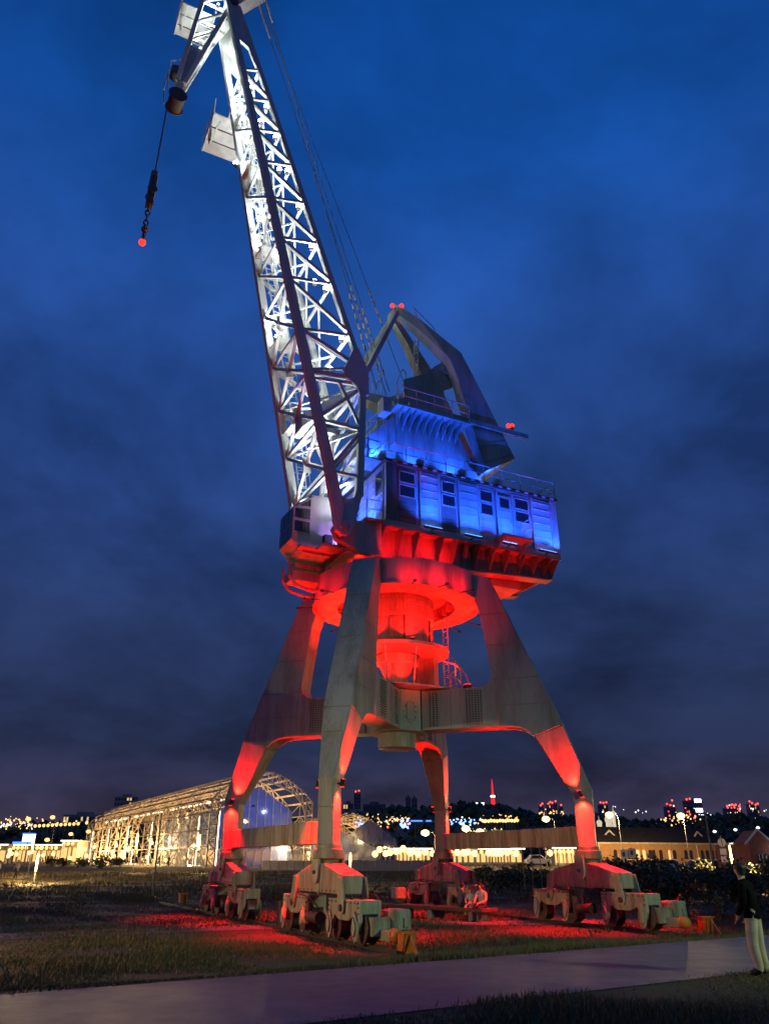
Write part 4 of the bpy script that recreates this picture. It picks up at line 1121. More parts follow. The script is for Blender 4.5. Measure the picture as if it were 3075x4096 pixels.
# ================================================================== STREET AND PARK LAMPS
def gz(x, y): return ground(x, y)
def tube_lamp(x, y, h, tl, lab, pw, col=(1, .62, .24), grp='luminous tube lamps of the park'):
    t = empty('park_lamp', (x, y, gz(x, y))); tag(t, lab, 'lamp', grp)
    k = max(.05, .0011 * y)
    mm = MB(); mm.tube((0, 0, 0), (0, 0, h - tl), .055, n=8); mm.build('post', 'post', t)
    mm = MB(); mm.tube((0, 0, h - tl), (0, 0, h), k, n=10); mm.build('luminous_tube', 'warm_lens', t, smooth=True)
    if pw: point((x, y - k - .12, gz(x, y) + h - tl * .5), col, pw * 5.0, .2)
    return t
def arm_lamp(p, lab, pw=0, mt='warm_lens', r=.22, arm=1.4, col=(1, .62, .24), grp='street lamps on tall poles', name='street_lamp'):
    """pole with a curved arm; p is the lamp head"""
    z0 = gz(p.x, p.y); t = empty(name, (p.x, p.y, z0)); tag(t, lab, 'lamp', grp); H = p.z - z0
    mm = MB(); mm.tube((arm, 0, 0), (arm, 0, H - .5), .10, .06, 8); mm.path([(arm, 0, H - .5), (arm * .8, 0, H), (arm * .3, 0, H + .12)], .05); mm.build('pole', 'post', t)
    mm = MB(); mm.box(-.3, .4, -.14, .14, H + .02, H + .14); mm.build('lamp_head', 'lampbody', t)
    mm = MB(); mm.sphere((0, 0, H - .06), r, 10, 6, .7); mm.build('lens', mt, t, smooth=True)
    if pw: point((p.x, p.y - .3, p.z - .5), col, pw, .3)
    return t
for (x, y, Y, tl, lab, pw) in ((150, 3450, 76, 1.5, 'short post with bright tube where the gravel path bends, by the two walkers', 900), (135, 3368, 96, 1.6, 'taller tube lamp above the bend of the gravel path', 700),
                               (549, 3366, 112, 1.9, 'tube lamp on a thin post before the far end of the iron pavilion', 700), (798, 3369, 112, 1.9, 'tube lamp on a thin post beside the red-lit leg before the pavilion', 700),
                               (1401, 3443, 70, 1.2, 'tube lamp close behind the foremost bogie, by the grey wall', 160), (2922, 3425, 62, 1.5, 'white-hot tube lamp behind the head of the man in black', 900)):
    p = at(x, y, Y); h = p.z - gz(p.x, Y) + tl / 2
    tube_lamp(p.x, Y, h, tl, lab, pw)
for (x, y, Y, lab) in ((1862, 3313, 150, 'sodium street lamp just right of the rearmost leg'), (1919, 3326, 150, 'sodium street lamp below the lit terraces'), (1700, 3330, 140, 'sodium street lamp left of the rearmost leg, over the cafe lights'),
                       (2136, 3332, 130, 'sodium street lamp above the middle of the far tie beam'), (2182, 3275, 160, 'tall sodium lamp with a second pole behind it, by the right leg'), (2435, 3258, 150, 'tall sodium lamp with a curved arm at the corner of the yellow warehouse'),
                       (2721, 3262, 154, 'tall sodium lamp in front of the middle of the yellow warehouse')):
    arm_lamp(at(x, y, Y), lab, 22000 if x > 2400 else 4000, r=.30 + .0030 * Y, arm=1.6 if x < 2500 else .4)
for (x, y, lab) in ((2856, 3325, 'white street lamp left of the red brick house'), (2939, 3318, 'white street lamp over the lit footbridge'), (3029, 3310, 'white street lamp above the red brick house')):
    arm_lamp(at(x, y, 230), lab, 0, 'city_w', r=.5, arm=.8, grp='white street lamps on the embankment')
p = at(2819, 3258, 88); t = empty('lamp_post', (p.x, 88, gz(p.x, 88))); tag(t, 'unlit tall pole in front of the dark end of the warehouse', 'pole')
mm = MB(); mm.tube((0, 0, 0), (0, 0, p.z - gz(0, 88)), .12, .06, 8); mm.build('pole', 'post', t); mm = MB(); mm.box(-.5, .1, -.1, .1, p.z - gz(0, 88), p.z - gz(0, 88) + .12); mm.build('lamp_head', 'lampbody', t)
for (x, y, Y, lab) in ((115, 3275, 170, 'tall pole with twin warm lamps left of the string of lights'), (212, 3268, 180, 'tall unlit floodlight pole behind the string of lights'), (285, 3335, 200, 'street lamp on the embankment beyond the low market roofs'), (190, 3358, 180, 'street lamp on a leaning pole above the low market'),
                       (355, 3325, 190, 'street lamp at the far corner of the iron pavilion')):
    arm_lamp(at(x, y, Y), lab, 0, 'city', r=.55, arm=.7, grp='lamps along the far embankment')
# assumed lamps, out of view left and right, lighting the bogies and legs
def assumed_lamp(x, y, h, lab, col, pw, aim, ang):
    z0 = gz(x, y); t = empty('park_lamp', (x, y, z0)); tag(t, lab, 'lamp', 'assumed tall lamps beside the path')  # an assumed, unseen lamp; its object name is shared with the tube lamps
    mm = MB(); mm.tube((0, 0, 0), (0, 0, h), .08, .05, 10); mm.tube((0, 0, 0), (0, 0, .3), .14, n=10); mm.build('post', 'post', t)
    mm = MB(); mm.lathe([(.10, h), (.24, h + .1), (.24, h + .16), (.05, h + .2)], n=16); mm.build('lamp_cap', 'lampbody', t)
    mm = MB(); mm.sphere((0, 0, h - .06), .15, 12, 8); mm.build('lens', 'warm_soft', t, smooth=True)
    spot((x, y, z0 + h - .35), aim, col, pw, ang, 1.0, .25)
assumed_lamp(-20.5, 17.5, 6.0, 'assumed tall warm lamp on the grass well left of the crane', (1, .62, .27), 9200, (-5, 22, 1.4), 72)
assumed_lamp(17.5, 9.0, 7.5, 'assumed tall greenish lamp on the grass well right of the path', (.72, 1, .52), 6200, (4, 23, 1.0), 64)

# ================================================================== IRON PAVILIONS
def bars(mm, pts, wd):
    for p, q in pts: mm.beam(p, q, wd)
def truss_frame(W_, He, Ha, wd=.16):
    """one arch rib: lattice posts, straight rafters, curved inner chord, web bars"""
    mm = MB(); n = 8
    for s_ in (-1, 1):
        for x in (W_, W_ - 1.3): mm.beam((s_ * x, 0, 0), (s_ * x, 0, He - (0 if x == W_ else .2)), wd * 1.2)
        k = int(He / 1.3)
        for i in range(k):
            z0, z1 = He * i / k, He * (i + 1) / k; a, b = (W_, W_ - 1.3) if i % 2 else (W_ - 1.3, W_)
            mm.beam((s_ * a, 0, z0), (s_ * b, 0, z1), wd * .8); mm.beam((s_ * W_, 0, z1), (s_ * (W_ - 1.3), 0, z1), wd * .7)
        top = [V(s_ * W_ * (1 - i / n), 0, He + (Ha - He) * math.sin(math.pi / 2 * i / n) ** .9) for i in range(n + 1)]
        arc = [V(s_ * (W_ - 1.3) * math.cos(math.pi / 2 * i / n), 0, He - 3.0 + (Ha - He + 1.2) * math.sin(math.pi / 2 * i / n)) for i in range(n + 1)]
        for A in (top, arc):
            for p, q in zip(A, A[1:]): mm.beam(p, q, wd * 1.1)
        for i in range(n): mm.beam(top[i], arc[i], wd * .7); mm.beam(arc[i], top[i + 1], wd * .7)
    return mm
def pavilion(name, lab, org, rz, L_, W_, He, Ha, nf, lamps, strips=True, tent=None):
    t = empty(name, org, rz); tag(t, lab, 'pavilion', 'iron skeletons of the old exhibition pavilions')
    base = None
    for i in range(nf):
        y = L_ * i / (nf - 1)
        if base is None: base = truss_frame(W_, He, Ha).build('truss_rib', 'truss', t)
        else:
            o = base.copy(); COL.objects.link(o); o.parent = t; o.location = (0, y, 0)
    for s_ in (-1, 1):
        for k_ in range(6):
            x = s_ * W_ * (1 - k_ / 6); z = He + (Ha - He) * math.sin(math.pi / 2 * k_ / 6) ** .9 + .1
            mm = MB(); mm.beam((x, 0, z), (x, L_, z), .18, .30); mm.build('purlin', 'truss', t)
        for z in (He * .30, He * .55, He * .8):
            mm = MB(); mm.beam((s_ * W_, 0, z), (s_ * W_, L_, z), .12, .2); mm.build('girt', 'truss', t)
        for i in range(nf - 1):        # wall bracing between the ribs
            y0, y1 = L_ * i / (nf - 1), L_ * (i + 1) / (nf - 1); mm = MB(); ym = (y0 + y1) / 2
            for (za, zb) in ((0, He * .30), (He * .30, He * .55), (He * .55, He * .8), (He * .8, He)):
                mm.beam((s_ * W_, y0, za), (s_ * W_, ym, zb), .10); mm.beam((s_ * W_, y1, za), (s_ * W_, ym, zb), .10)
            mm.beam((s_ * W_, ym, 0), (s_ * W_, ym, He), .12)
            mm.beam((s_ * W_, y0, He), (0, ym, Ha), .10)
            mm.build('wall_bracing', 'truss', t)
    if strips:
        for i in range(nf):
            y = L_ * i / (nf - 1) + .3
            if i % 2 == 0 or i < 2:
                mm = MB(); mm.box(-W_ + 1.6, -W_ + 1.72, y, y + .14, .3, He - 1.2); mm.build('light_strip', 'white_strip', t)
            if i < nf - 1:
                mm = MB(); mm.box(-W_ * .62, -W_ * .62 + .22, y + 1.0, y + L_ / (nf - 1) * (.82 if i % 3 else .5), He + .2, He + .38); mm.build('light_strip', 'white_strip', t)
            if i % 2 == 1:
                mm = MB(); mm.box(-W_ + 2.0, -W_ + 2.14, y + 2, y + 6.5, .15, .35); mm.box(-W_ + 2.0, -W_ + 2.14, y + 6.4, y + 6.6, .15, 3.0); mm.build('light_strip', 'white_strip', t)
    if strips:
        rnd = random.Random(4)
        for i in range(64):
            y = rnd.uniform(1, L_ - 2); z = rnd.choice((rnd.uniform(.3, 3.2), rnd.uniform(.3, He - .6))); ln = rnd.uniform(.3, 1.3); v_ = rnd.random() < .45
            mm = MB(); x = -W_ + rnd.uniform(.2, 3.5); mm.box(x, x + .1, y, y + (.12 if v_ else ln), z, z + (ln if v_ else .1)); mm.build('lamp_bar', 'warm_soft', t)
    if tent:
        w2, h2, a2, y0 = tent
        mm = MB(); mm.prism([(-w2, 0), (w2, 0), (w2, h2), (0, a2), (-w2, h2)], lambda u, v, tt_: (u, tt_, v), y0, y0 + .06); gw = mm.build('glass_gable', 'blue_tint_glass', t)
        for k_ in range(-4, 5):
            x = w2 * k_ / 4.5; mm = MB(); mm.box(x - .06, x + .06, y0 - .1, y0 - .01, 0, h2 + (a2 - h2) * (1 - abs(x) / w2)); mm.build('mullion', 'truss', gw)
        for s_ in (-1, 1):
            mm = MB(); mm.box(s_ * w2 - .03, s_ * w2 + .03, y0 + .1, y0 + 40, 0, h2); mm.build('glass_wall', 'tent', t)
        mm = MB(); mm.box(-w2 * .9, w2 * .9, y0 + 8, y0 + 8.2, .4, 2.8); mm.build('lit_foyer', 'lit_hall', t)
        mm = MB()
        for k_ in (-.62, -.05, .3): mm.box(w2 * k_ - .7, w2 * k_ + .7, y0 - 1.2, y0 - .4, h2 * .47, h2 * .47 + 1.9)
        mm.build('loudspeaker_box', 'iron', t)
        mm = MB()
        for z in (h2 * .31, h2 * .47): mm.beam((-W_ + 1.3, y0 - .8, z), (W_ - 1.3, y0 - .8, z), .16)
        for i in range(18):
            x = -W_ + 1.3 + (2 * W_ - 2.6) * i / 18; x2 = x + (2 * W_ - 2.6) / 18
            mm.beam((x, y0 - .8, h2 * (.31 if i % 2 else .47)), (x2, y0 - .8, h2 * (.47 if i % 2 else .31)), .10)
        mm.build('stage_truss', 'truss', t)
    ct, st = math.cos(rz), math.sin(rz)
    if tent and strips:
        for x, y, z in ((-3, -3.0, 9.2), (3.5, -3.0, 9.2)):
            mm = MB(); mm.box(x - .2, x + .2, y - .15, y + .15, z, z + .3); bl = mm.build('added_blue_lamp', 'lampbody', t)  # made-up lamps, added to turn the glass gable blue
            spot((org[0] + x * ct - (y + .3) * st, org[1] + x * st + (y + .3) * ct, org[2] + z), (org[0] - 3.0 * st, org[1] + 3.0 * ct, org[2] + 8), (.40, .48, 1), 700, 150, .6, .2).data.specular_factor = 0
    for (x, y, z, pw) in lamps:
        wp = (org[0] + x * ct - y * st, org[1] + x * st + y * ct, org[2] + z)
        point(wp, (1, .60, .22), pw * 5.5, .4)
        mm = MB(); mm.sphere((x, y, z + .8), .34, 8, 6); mm.tube((x, y, z + 1.1), (x, y, z + 1.6), .05, n=5); mm.build('hanging_lamp', 'warm_lens', t)
    return t
gx = at(1064, 3080, 140)
pavilion('iron_pavilion', 'long open iron pavilion skeleton with light strips, left of the crane', (gx.x, 140, 1.0), R(29.4), 112, 9.2, 10.4, 15.2, 11,
         [(-4, 6, 5, 1600), (4, 8, 5, 1200), (-5, 22, 4.5, 1600), (-5.5, 38, 4.5, 1600), (-5.5, 55, 4.5, 1600), (-5.5, 72, 4.5, 1600), (-5.5, 90, 4.5, 1600), (-11, 30, 3.4, 1100), (-11, 62, 3.4, 1100), (-11, 88, 3.4, 1100), (0, 46, 9.0, 900), (5, 2, 3, 700)],
         tent=(6.6, 9.0, 13.0, 3.0))
g2 = at(1440, 3275, 230)
pavilion('iron_pavilion', 'second, farther iron pavilion skeleton seen between the foremost and rearmost legs', (g2.x - 2, 230, 1.5), R(24), 60, 9.0, 8.4, 12.4, 6,
         [(-3, 3, 4, 1800), (4, 5, 4, 1500), (-4, 20, 4, 1500)], strips=False, tent=(8.0, 5.5, 10.5, -12.0))
# glass tent lit from within beside the foremost leg
g3 = at(1360, 3440, 150)
t = empty('glass_tent', (g3.x - 2, 152, 1.0), R(20)); tag(t, 'glazed tent with a sloping roof glowing beside the foremost leg', 'tent')
mm = MB(); mm.prism([(-9, 0), (9, 0), (9, 3.2), (-1, 7.2), (-9, 5)], lambda u, v, tt_: (u, tt_, v), 0, .06); mm.build('glass_front', 'tent', t)
mm = MB(); mm.box(8.94, 9.0, .1, 20, 0, 3.2); mm.build('glass_side', 'tent', t)
for i in range(9):
    x = -9 + i * 2.25; mm = MB(); mm.box(x - .05, x + .05, -.1, -.01, 0, 3.2 + max(0, 4 - abs(x + 1) * .4)); mm.build('mullion', 'truss', t)
mm = MB(); mm.box(-7, 7, 5, 5.2, .3, 2.2); mm.build('lit_counter', 'lit_hall', t)
mm = MB(); mm.beam((-9, 0, 5.2), (-1, 0, 7.35), .12); mm.build('light_strip', 'white_strip', t)
point((g3.x - 2, 149, 4), (1, .75, .45), 700, .4)
# retaining wall in front of them
mm = MB(); a = at(1300, 3470, 118); b = at(1745, 3470, 118)
for i in range(9):
    x0 = a.x + (b.x - a.x) * i / 9; x1 = a.x + (b.x - a.x) * (i + .97) / 9
t = empty('retaining_wall', (a.x, 118, gz(a.x, 118))); tag(t, 'low grey block wall between foremost and rearmost legs', 'wall')
for i in range(9):
    x0 = (b.x - a.x) * i / 9; mm = MB(); mm.box(x0, x0 + (b.x - a.x) / 9 - .04, 0, .4, 0, 1.35 + .03 * (i % 3)); mm.build('wall_block', 'conc', t, bevel=.03)
mm = MB(); t = empty('stage_wall', (at(1050, 3450, 122).x, 122, gz(0, 122))); tag(t, 'low pale stone plinth before the pavilion gable', 'wall')
for i in range(6):
    mm = MB(); mm.box(i * 1.2, i * 1.2 + 1.16, 0, .5, 0, 1.3); mm.build('stone', 'conc', t, bevel=.03)

# ================================================================== LOW MARKET ROW, LEFT
def hall(name, lab, x0, x1, ytop, Y, n, h, grp='low market halls', sign=None):
    p0 = at(x0, ytop, Y); p1 = at(x1, ytop, Y); z0 = gz(p0.x, Y); t = empty(name, (p0.x, Y, z0)); tag(t, lab, 'hall', grp)
    Wd = p1.x - p0.x; H = max(h, p0.z - z0)
    mm = MB(); mm.box(0, Wd, 0, 8, 0, H); mm.build('wall', 'conc', t)
    mm = MB(); mm.box(-.6, Wd + .6, -1.2, 8.6, H, H + .35); mm.build('roof', 'bld', t)
    mm = MB(); mm.box(-.6, Wd + .6, -1.3, -1.21, H + .05, H + .28); mm.build('light_strip', 'white_strip', t)
    for i in range(n):
        x = Wd * (i + .15) / n; mm = MB(); mm.box(x, x + Wd / n * .7, -.12, -.02, .4, H * .72); mm.build('lit_window', 'lit_hall', t)
        mm = MB(); mm.sphere((x, -1.0, H - .5), .42, 8, 6); mm.build('eave_lamp', 'city', t)
    return t
hall('market_hall', 'low market hall with a lit eave at the left edge of the park', -120, 28, 3408, 205, 5, 4)
hall('market_hall', 'low market hall with lit eave behind the tube lamp', 58, 125, 3408, 208, 4, 4)
hall('market_hall', 'low market hall with pointed lights between tube lamp and kiosk', 132, 245, 3408, 210, 6, 4)
hall('market_kiosk', 'glazed kiosk glowing white by the far end of the pavilion', 256, 308, 3400, 212, 3, 5)
hall('upper_terrace', 'small upper terrace with a row of bulbs over the kiosk', 270, 340, 3372, 235, 8, 4, grp='lit terraces')
hall('cafe_row', 'long cafe row strung with bulbs between the pavilion and the rearmost leg', 1580, 1720, 3400, 190, 9, 3, grp='cafe rows')
hall('cafe_row', 'long cafe row strung with bulbs behind the far tie beam', 1800, 2085, 3402, 190, 12, 3, grp='cafe rows')
hall('shop_front', 'bright shop front right of the pale posts behind the far tie beam', 2215, 2300, 3408, 170, 5, 3, grp='cafe rows')
mm = MB(); p0 = at(50, 3378, 215); t = empty('sign', (p0.x, 215, gz(p0.x, 215))); tag(t, 'long blue lit roof sign over the market halls', 'sign')
mm.box(0, 5.0, 0, .3, p0.z - 1.5, p0.z - .8); mm.build('sign_panel', 'sign_b', t); mm = MB(); mm.beam((.5, .4, 0), (.5, .4, p0.z - 1), .15); mm.beam((4.5, .4, 0), (4.5, .4, p0.z - 1), .15); mm.build('stand', 'post', t)
p0 = at(105, 3342, 215); t = empty('sign_tower', (p0.x, 217, gz(p0.x, 217))); tag(t, 'small square tower with blue-white lantern above the blue sign', 'tower')
H = p0.z - gz(p0.x, 217); mm = MB(); mm.box(-.7, .7, -.7, .7, 0, H - 1.5); mm.build('shaft', 'conc', t); mm = MB(); mm.box(-1.1, 1.1, -1.1, 1.1, H - 1.5, H + .2); mm.build('lantern', 'sign_w', t); mm = MB(); mm.box(-1.25, 1.25, -1.25, 1.25, H + .21, H + .6); mm.build('cap', 'sign_b', t)
# pale tall posts behind the far tie beam (tarpaulin screen)
random.seed(5)
t0_ = at(2090, 3430, 60)
t = empty('screen_fence', (t0_.x, 60, 0)); tag(t, 'row of thin pale posts behind the far tie beam', 'fence')
for i in range(9):
    mm = MB(); mm.tube((i * .62, 0, 0), (i * .62, 0, 3.1), .03, n=6); mm.build('post', 'post', t)
# ================================================================== WAREHOUSES, RIGHT
a = at(2391, 3367, 165); b = at(2905, 3360, 178); Lw = math.hypot(b.x - a.x, b.y - a.y); rzw = math.atan2(b.y - a.y, b.x - a.x)
z0 = gz(a.x, 165); Hw = a.z - z0
t = empty('brick_warehouse', (a.x, 165, z0), rzw); tag(t, 'long low yellow brick warehouse with a dark roof and arched windows', 'building')
mm = MB(); mm.box(0, Lw, 0, 11, 0, Hw); wall = mm.build('wall', 'brick', t)
mm = MB(); mm.loft([[(-.5, -.6, Hw), (Lw + .5, -.6, Hw), (Lw + .5, 11.6, Hw), (-.5, 11.6, Hw)], [(4.0, 4.6, Hw + 3.0), (Lw - 4, 4.6, Hw + 3.0), (Lw - 4, 6.4, Hw + 3.0), (4.0, 6.4, Hw + 3.0)]]); rf = mm.build('roof', 'roof', t)
mm = MB(); mm.box(-.3, Lw + .3, -.3, -.01, Hw - .35, Hw - .02); mm.build('cornice', 'stucco', t)
for k_ in (.0, .17, .31, .415, .53, .745, 1.0):
    mm = MB(); mm.box(Lw * k_ - .12, Lw * k_ + .12, -.14, -.005, 0, Hw - .36); mm.build('drainpipe' if 0 < k_ < 1 else 'pilaster', 'stucco' if k_ in (0, .745) else 'brick', t)
for i, x in enumerate((.115, .21, .255, .28, .325, .375, .40, .455, .525, .56, .65, .69, .78, .82, .86, .90, .94, .965)):
    def wn(bm_):
        pts = [(-.42, 0), (.42, 0), (.42, 1.5)] + [(.42 * math.cos(R(q)), 1.5 + .3 * math.sin(R(q))) for q in range(20, 161, 20)] + [(-.42, 1.5)]
        bm_.prism(pts, lambda u, v, tt_: (u, tt_, v), -.06, -.01); return bm_
    lit = i in (3, 4, 8)
    o = inst('wwin' + str(lit), 'window', wn, 'lit_win' if lit else 'dkwin', t, loc=(Lw * x, -.005, Hw - 3.2))
    mm = MB(); mm.beam((Lw * x - .5, -.06, Hw - 3.25), (Lw * x + .5, -.06, Hw - 3.25), .12); mm.build('sill', 'stucco', o).parent = t
for x in (.13, .82):
    mm = MB(); xx = Lw * x; mm.beam((xx - 1.6, 1.8, Hw + .9), (xx, 1.8, Hw + 2.2), .25); mm.beam((xx + 1.6, 1.8, Hw + .9), (xx, 1.8, Hw + 2.2), .25); mm.build('dormer_trim', 'stucco', rf)
a = at(2985, 3340, 92); z0 = gz(a.x, 92)
t = empty('brick_house', (a.x, 92, z0), R(4)); tag(t, 'small red brick house with pale gable trim behind the man in black', 'building')
mm = MB(); mm.box(0, 9, 0, 8, 0, 3.4); mm.build('wall', 'brick_r', t)
mm = MB(); mm.prism([(-.3, 3.4), (1.2, 4.75), (2.7, 3.4)], lambda u, v, tt_: (u, tt_, v), -.05, 3); mm.build('gable', 'brick_r', t)
mm = MB(); mm.beam((-.5, -.15, 3.3), (1.2, -.15, 4.85), .18); mm.beam((2.9, -.15, 3.3), (1.2, -.15, 4.85), .18); mm.beam((2.7, -.15, 3.4), (9, -.15, 3.4), .16); mm.build('gable_trim', 'stucco', t)
mm = MB(); mm.loft([[(2.6, -.3, 3.42), (9.3, -.3, 3.42), (9.3, 8.3, 3.42), (2.6, 8.3, 3.42)], [(3.0, 3.6, 5.0), (9.3, 3.6, 5.0), (9.3, 4.4, 5.0), (3.0, 4.4, 5.0)]]); mm.build('roof', 'roof', t)
for x in (1.3, 2.5, 3.9, 5.2):
    mm = MB(); mm.box(x - .38, x + .38, -.09, -.01, .7, 2.3); w_ = mm.build('window', 'dkwin', t); mm = MB()
    for dx_ in (-.38, 0, .38): mm.box(x + dx_ - .04, x + dx_ + .04, -.13, -.095, .7, 2.3)
    mm.build('frame', 'stucco', w_)
mm = MB(); mm.box(3.2, 3.5, -.35, -.1, 2.55, 2.75); mm.build('wall_lamp', 'city_w', t); point((a.x + 3.3, 91.2, z0 + 2.5), (.7, .8, 1), 60, .1)
a = at(2390, 3352, 260); t = empty('white_chapel', (a.x, 260, 1.5)); tag(t, 'floodlit white chapel with small domes at the end of the warehouse roof', 'chapel')
M['chapel'] = emit('glowing_plaster', (1, .85, .6), .55, False)  # floodlight on the walls put into the plaster as its own glow
mm = MB(); mm.box(0, 8, 0, 6, 0, 10); mm.build('wall', 'chapel', t)
for x, r_, h_ in ((1.2, .9, 12), (4.3, 1.3, 13), (6.0, .6, 15)):
    mm = MB(); mm.tube((x, 1, 10), (x, 1, h_ - 1), r_ * .8, n=12); mm.sphere((x, 1, h_ - .6), r_, 12, 8); mm.tube((x, 1, h_), (x, 1, h_ + 1.6), .12, .02); mm.build('dome', 'chapel', t, smooth=True)
# lit footbridge behind the red house
a = at(2905, 3355, 200); b = at(2990, 3353, 200); t = empty('footbridge', (a.x, 200, gz(0, 200))); tag(t, 'footbridge with white parapet lights between warehouse and red house', 'bridge')
mm = MB(); mm.box(0, b.x - a.x, 0, 2, a.z - 2.0 - gz(0, 200), a.z - 1.4 - gz(0, 200)); mm.build('deck', 'bld', t)
for i in range(12):
    mm = MB(); x = (b.x - a.x) * i / 12; mm.box(x, x + .25, -.2, -.05, a.z - 1.35 - gz(0, 200), a.z - .9 - gz(0, 200)); mm.build('parapet_light', 'city_w', t)
mm = MB(); mm.box(1.5, b.x - a.x - .5, -.2, -.05, a.z - 2.5 - gz(0, 200), a.z - 2.1 - gz(0, 200)); mm.build('red_light', 'city_r', t)
for x in (.6, 4.4):
    mm = MB(); mm.tube((x, 1, 0), (x, 1, a.z - 2.0 - gz(0, 200)), .3); mm.build('pier', 'conc', t)
# road signs
for (x, y, Y, lab, shp) in ((2495, 3418, 85, 'square traffic sign on a post before the yellow warehouse', 'sq'), (2527, 3412, 88, 'square traffic sign nearer the middle of the warehouse', 'sq'), (2885, 3370, 75, 'stack of round and oblong road signs beside the man in black', 'rd')):
    p = at(x, y, Y); z0 = gz(p.x, Y); t = empty('road_sign', (p.x, Y, z0)); tag(t, lab, 'road sign', 'road signs by the car park')
    mm = MB(); mm.tube((0, .06, 0), (0, .06, p.z - z0 + .6), .04); mm.build('post', 'post', t); h_ = p.z - z0
    if shp == 'sq':
        mm = MB(); mm.box(-.36, .36, 0, .03, h_ - .45, h_ + .45); s1 = mm.build('sign_plate', 'carw', t); mm = MB(); mm.box(-.2, .1, -.02, -.001, h_ - .2, h_ + .25); mm.build('symbol', 'iron', s1)
    else:
        mm = MB(); mm.tube((0, 0, h_), (0, .03, h_), .36, n=20); mm.build('sign_plate', 'carw', t)
        for z in (h_ - .75, h_ - 1.35):
            mm = MB(); mm.box(-.28, .28, 0, .03, z - .25, z + .25); mm.build('sign_plate', 'carw', t)
        mm = MB(); mm.box(-.035, .035, -.02, -.001, h_ - .33, h_ + .33); mm.build('symbol', 'iron', t)
# ================================================================== FAR HILL AND CITY
random.seed(21)
def ridge(x):     # crest height of the wooded bluff, by bearing
    return 30 + 5 * math.sin(x * .012 + 1) + 4 * math.sin(x * .031) + 2.2 * math.sin(x * .083 + 2)
vs, fs = [], []
HX = [-900 + i * 20 for i in range(91)]; prof = [(430, 1.4), (470, .12), (520, .45), (580, .75), (640, .95), (720, 1.0), (1200, 1.02)]
for j, (y, k_) in enumerate(prof):
    for x in HX:
        z = 1.4 if j == 0 else ridge(x) * k_ + random.uniform(-1, 1) * (1.0 if 0 < j < 6 else 0)
        vs.append((x * (1 + (y - 430) / 1500), y, z))
n = len(HX)
for j in range(len(prof) - 1):
    for i in range(n - 1): fs.append((j * n + i, j * n + i + 1, (j + 1) * n + i + 1, (j + 1) * n + i))
mm = MB(); mm._add(vs, fs); tag(mm.build('hill', 'soil', smooth=True), kind='structure')
def hill_z(x, y):
    xx = x / (1 + (y - 430) / 1500)
    for (y0, k0), (y1, k1) in zip(prof, prof[1:]):
        if y0 <= y <= y1:
            a = 1.4 if y0 == 430 else ridge(xx) * k0
            return a + (ridge(xx) * k1 - a) * (y - y0) / (y1 - y0)
    return 1.5
mm = MB()
for i in range(1500):
    y = random.uniform(450, 740); x = random.uniform(-.56, .56) * y; z = hill_z(x, y); r_ = random.uniform(2.2, 5.0)
    for k_ in range(3):
        c = V(x + random.uniform(-1, 1) * r_ * .6, y + random.uniform(-1, 1) * r_ * .6, z + r_ * (.4 + .4 * k_)); q = r_ * random.uniform(.5, .8)
        pts = []
        for t_ in range(7):
            a_ = t_ * 2.4 + k_; zz = 1 - 2 * (t_ + .5) / 7; w_ = math.sqrt(1 - zz * zz); e_ = q * random.uniform(.75, 1.25)
            pts.append(c + V(math.cos(a_) * w_, math.sin(a_) * w_, zz) * e_)
        o = len(mm.v); mm.v += [tuple(p) for p in pts]
        for tri in ((0, 1, 2), (0, 2, 3), (0, 3, 1), (1, 4, 2), (2, 5, 3), (3, 6, 1), (1, 6, 4), (2, 4, 5), (3, 5, 6), (4, 6, 5)): mm.f.append(tuple(i_ + o for i_ in tri)); mm.mi.append(0)
tag(mm.build('far_wood', 'leaf'), 'dark wood covering the bluff beyond the park', 'wood', kind='stuff')

def block(name, lab, x0, x1, ytop, Y, nx_, nz_, lit, mt='bld', red=0, grp='tower blocks on the bluff', sign=None):
    p0 = at(x0, ytop, Y); p1 = at(x1, ytop, Y); zb = hill_z(p0.x, Y) - 4; Wd = p1.x - p0.x; H = p0.z - zb
    t = empty(name, (p0.x, Y, zb)); tag(t, lab, 'building', grp)
    mm = MB(); mm.box(0, Wd, 0, max(8, Wd * .5), 0, H); mm.build('wall', mt, t)
    mm = MB(); mm.box(Wd * .3, Wd * .7, 2, 5, H, H + 2.2); mm.build('roof_hut', mt, t)
    vis = min(H - 3, 30)
    for i in range(nx_):
        for j in range(nz_):
            l_ = random.random() < lit; cw, ch = Wd / nx_, vis / nz_
            o = inst('fw%s%.1f%.1f' % (l_, cw, ch), 'window', lambda b: b.box(cw * .22, cw * .78, -.12, -.01, ch * .25, ch * .8), 'lit_win' if l_ else 'dkwin', t, loc=(i * cw, 0, H - vis + j * ch - .3))
    for k_ in range(red):
        mm = MB(); mm.sphere((Wd * (k_ + .5) / red, -.3, H + random.uniform(.4, 2.6)), .9, 8, 5); mm.build('obstruction_light', 'city_r', t)
    return t
block('tower_block', 'tall pale slab block with a few lit upper windows over the pavilion roof', 462, 543, 3186, 760, 7, 7, .22, 'bld2')
block('long_block', 'long low pale block on the skyline left of the tall slab', 256, 418, 3258, 740, 14, 2, .15, 'bld2')
block('far_block', 'dark block with grey wing low on the skyline by the foremost leg', 1372, 1412, 3212, 800, 4, 4, .1)
block('far_tower', 'dim tower with a red light just right of the foremost leg', 1416, 1442, 3172, 950, 3, 8, .03, red=2)
block('far_block', 'wide grey block behind the cafe lights', 1452, 1542, 3216, 820, 9, 3, .08)
block('far_tower', 'dark tower with two lit windows left of the rearmost leg', 1622, 1642, 3188, 900, 2, 7, .18)
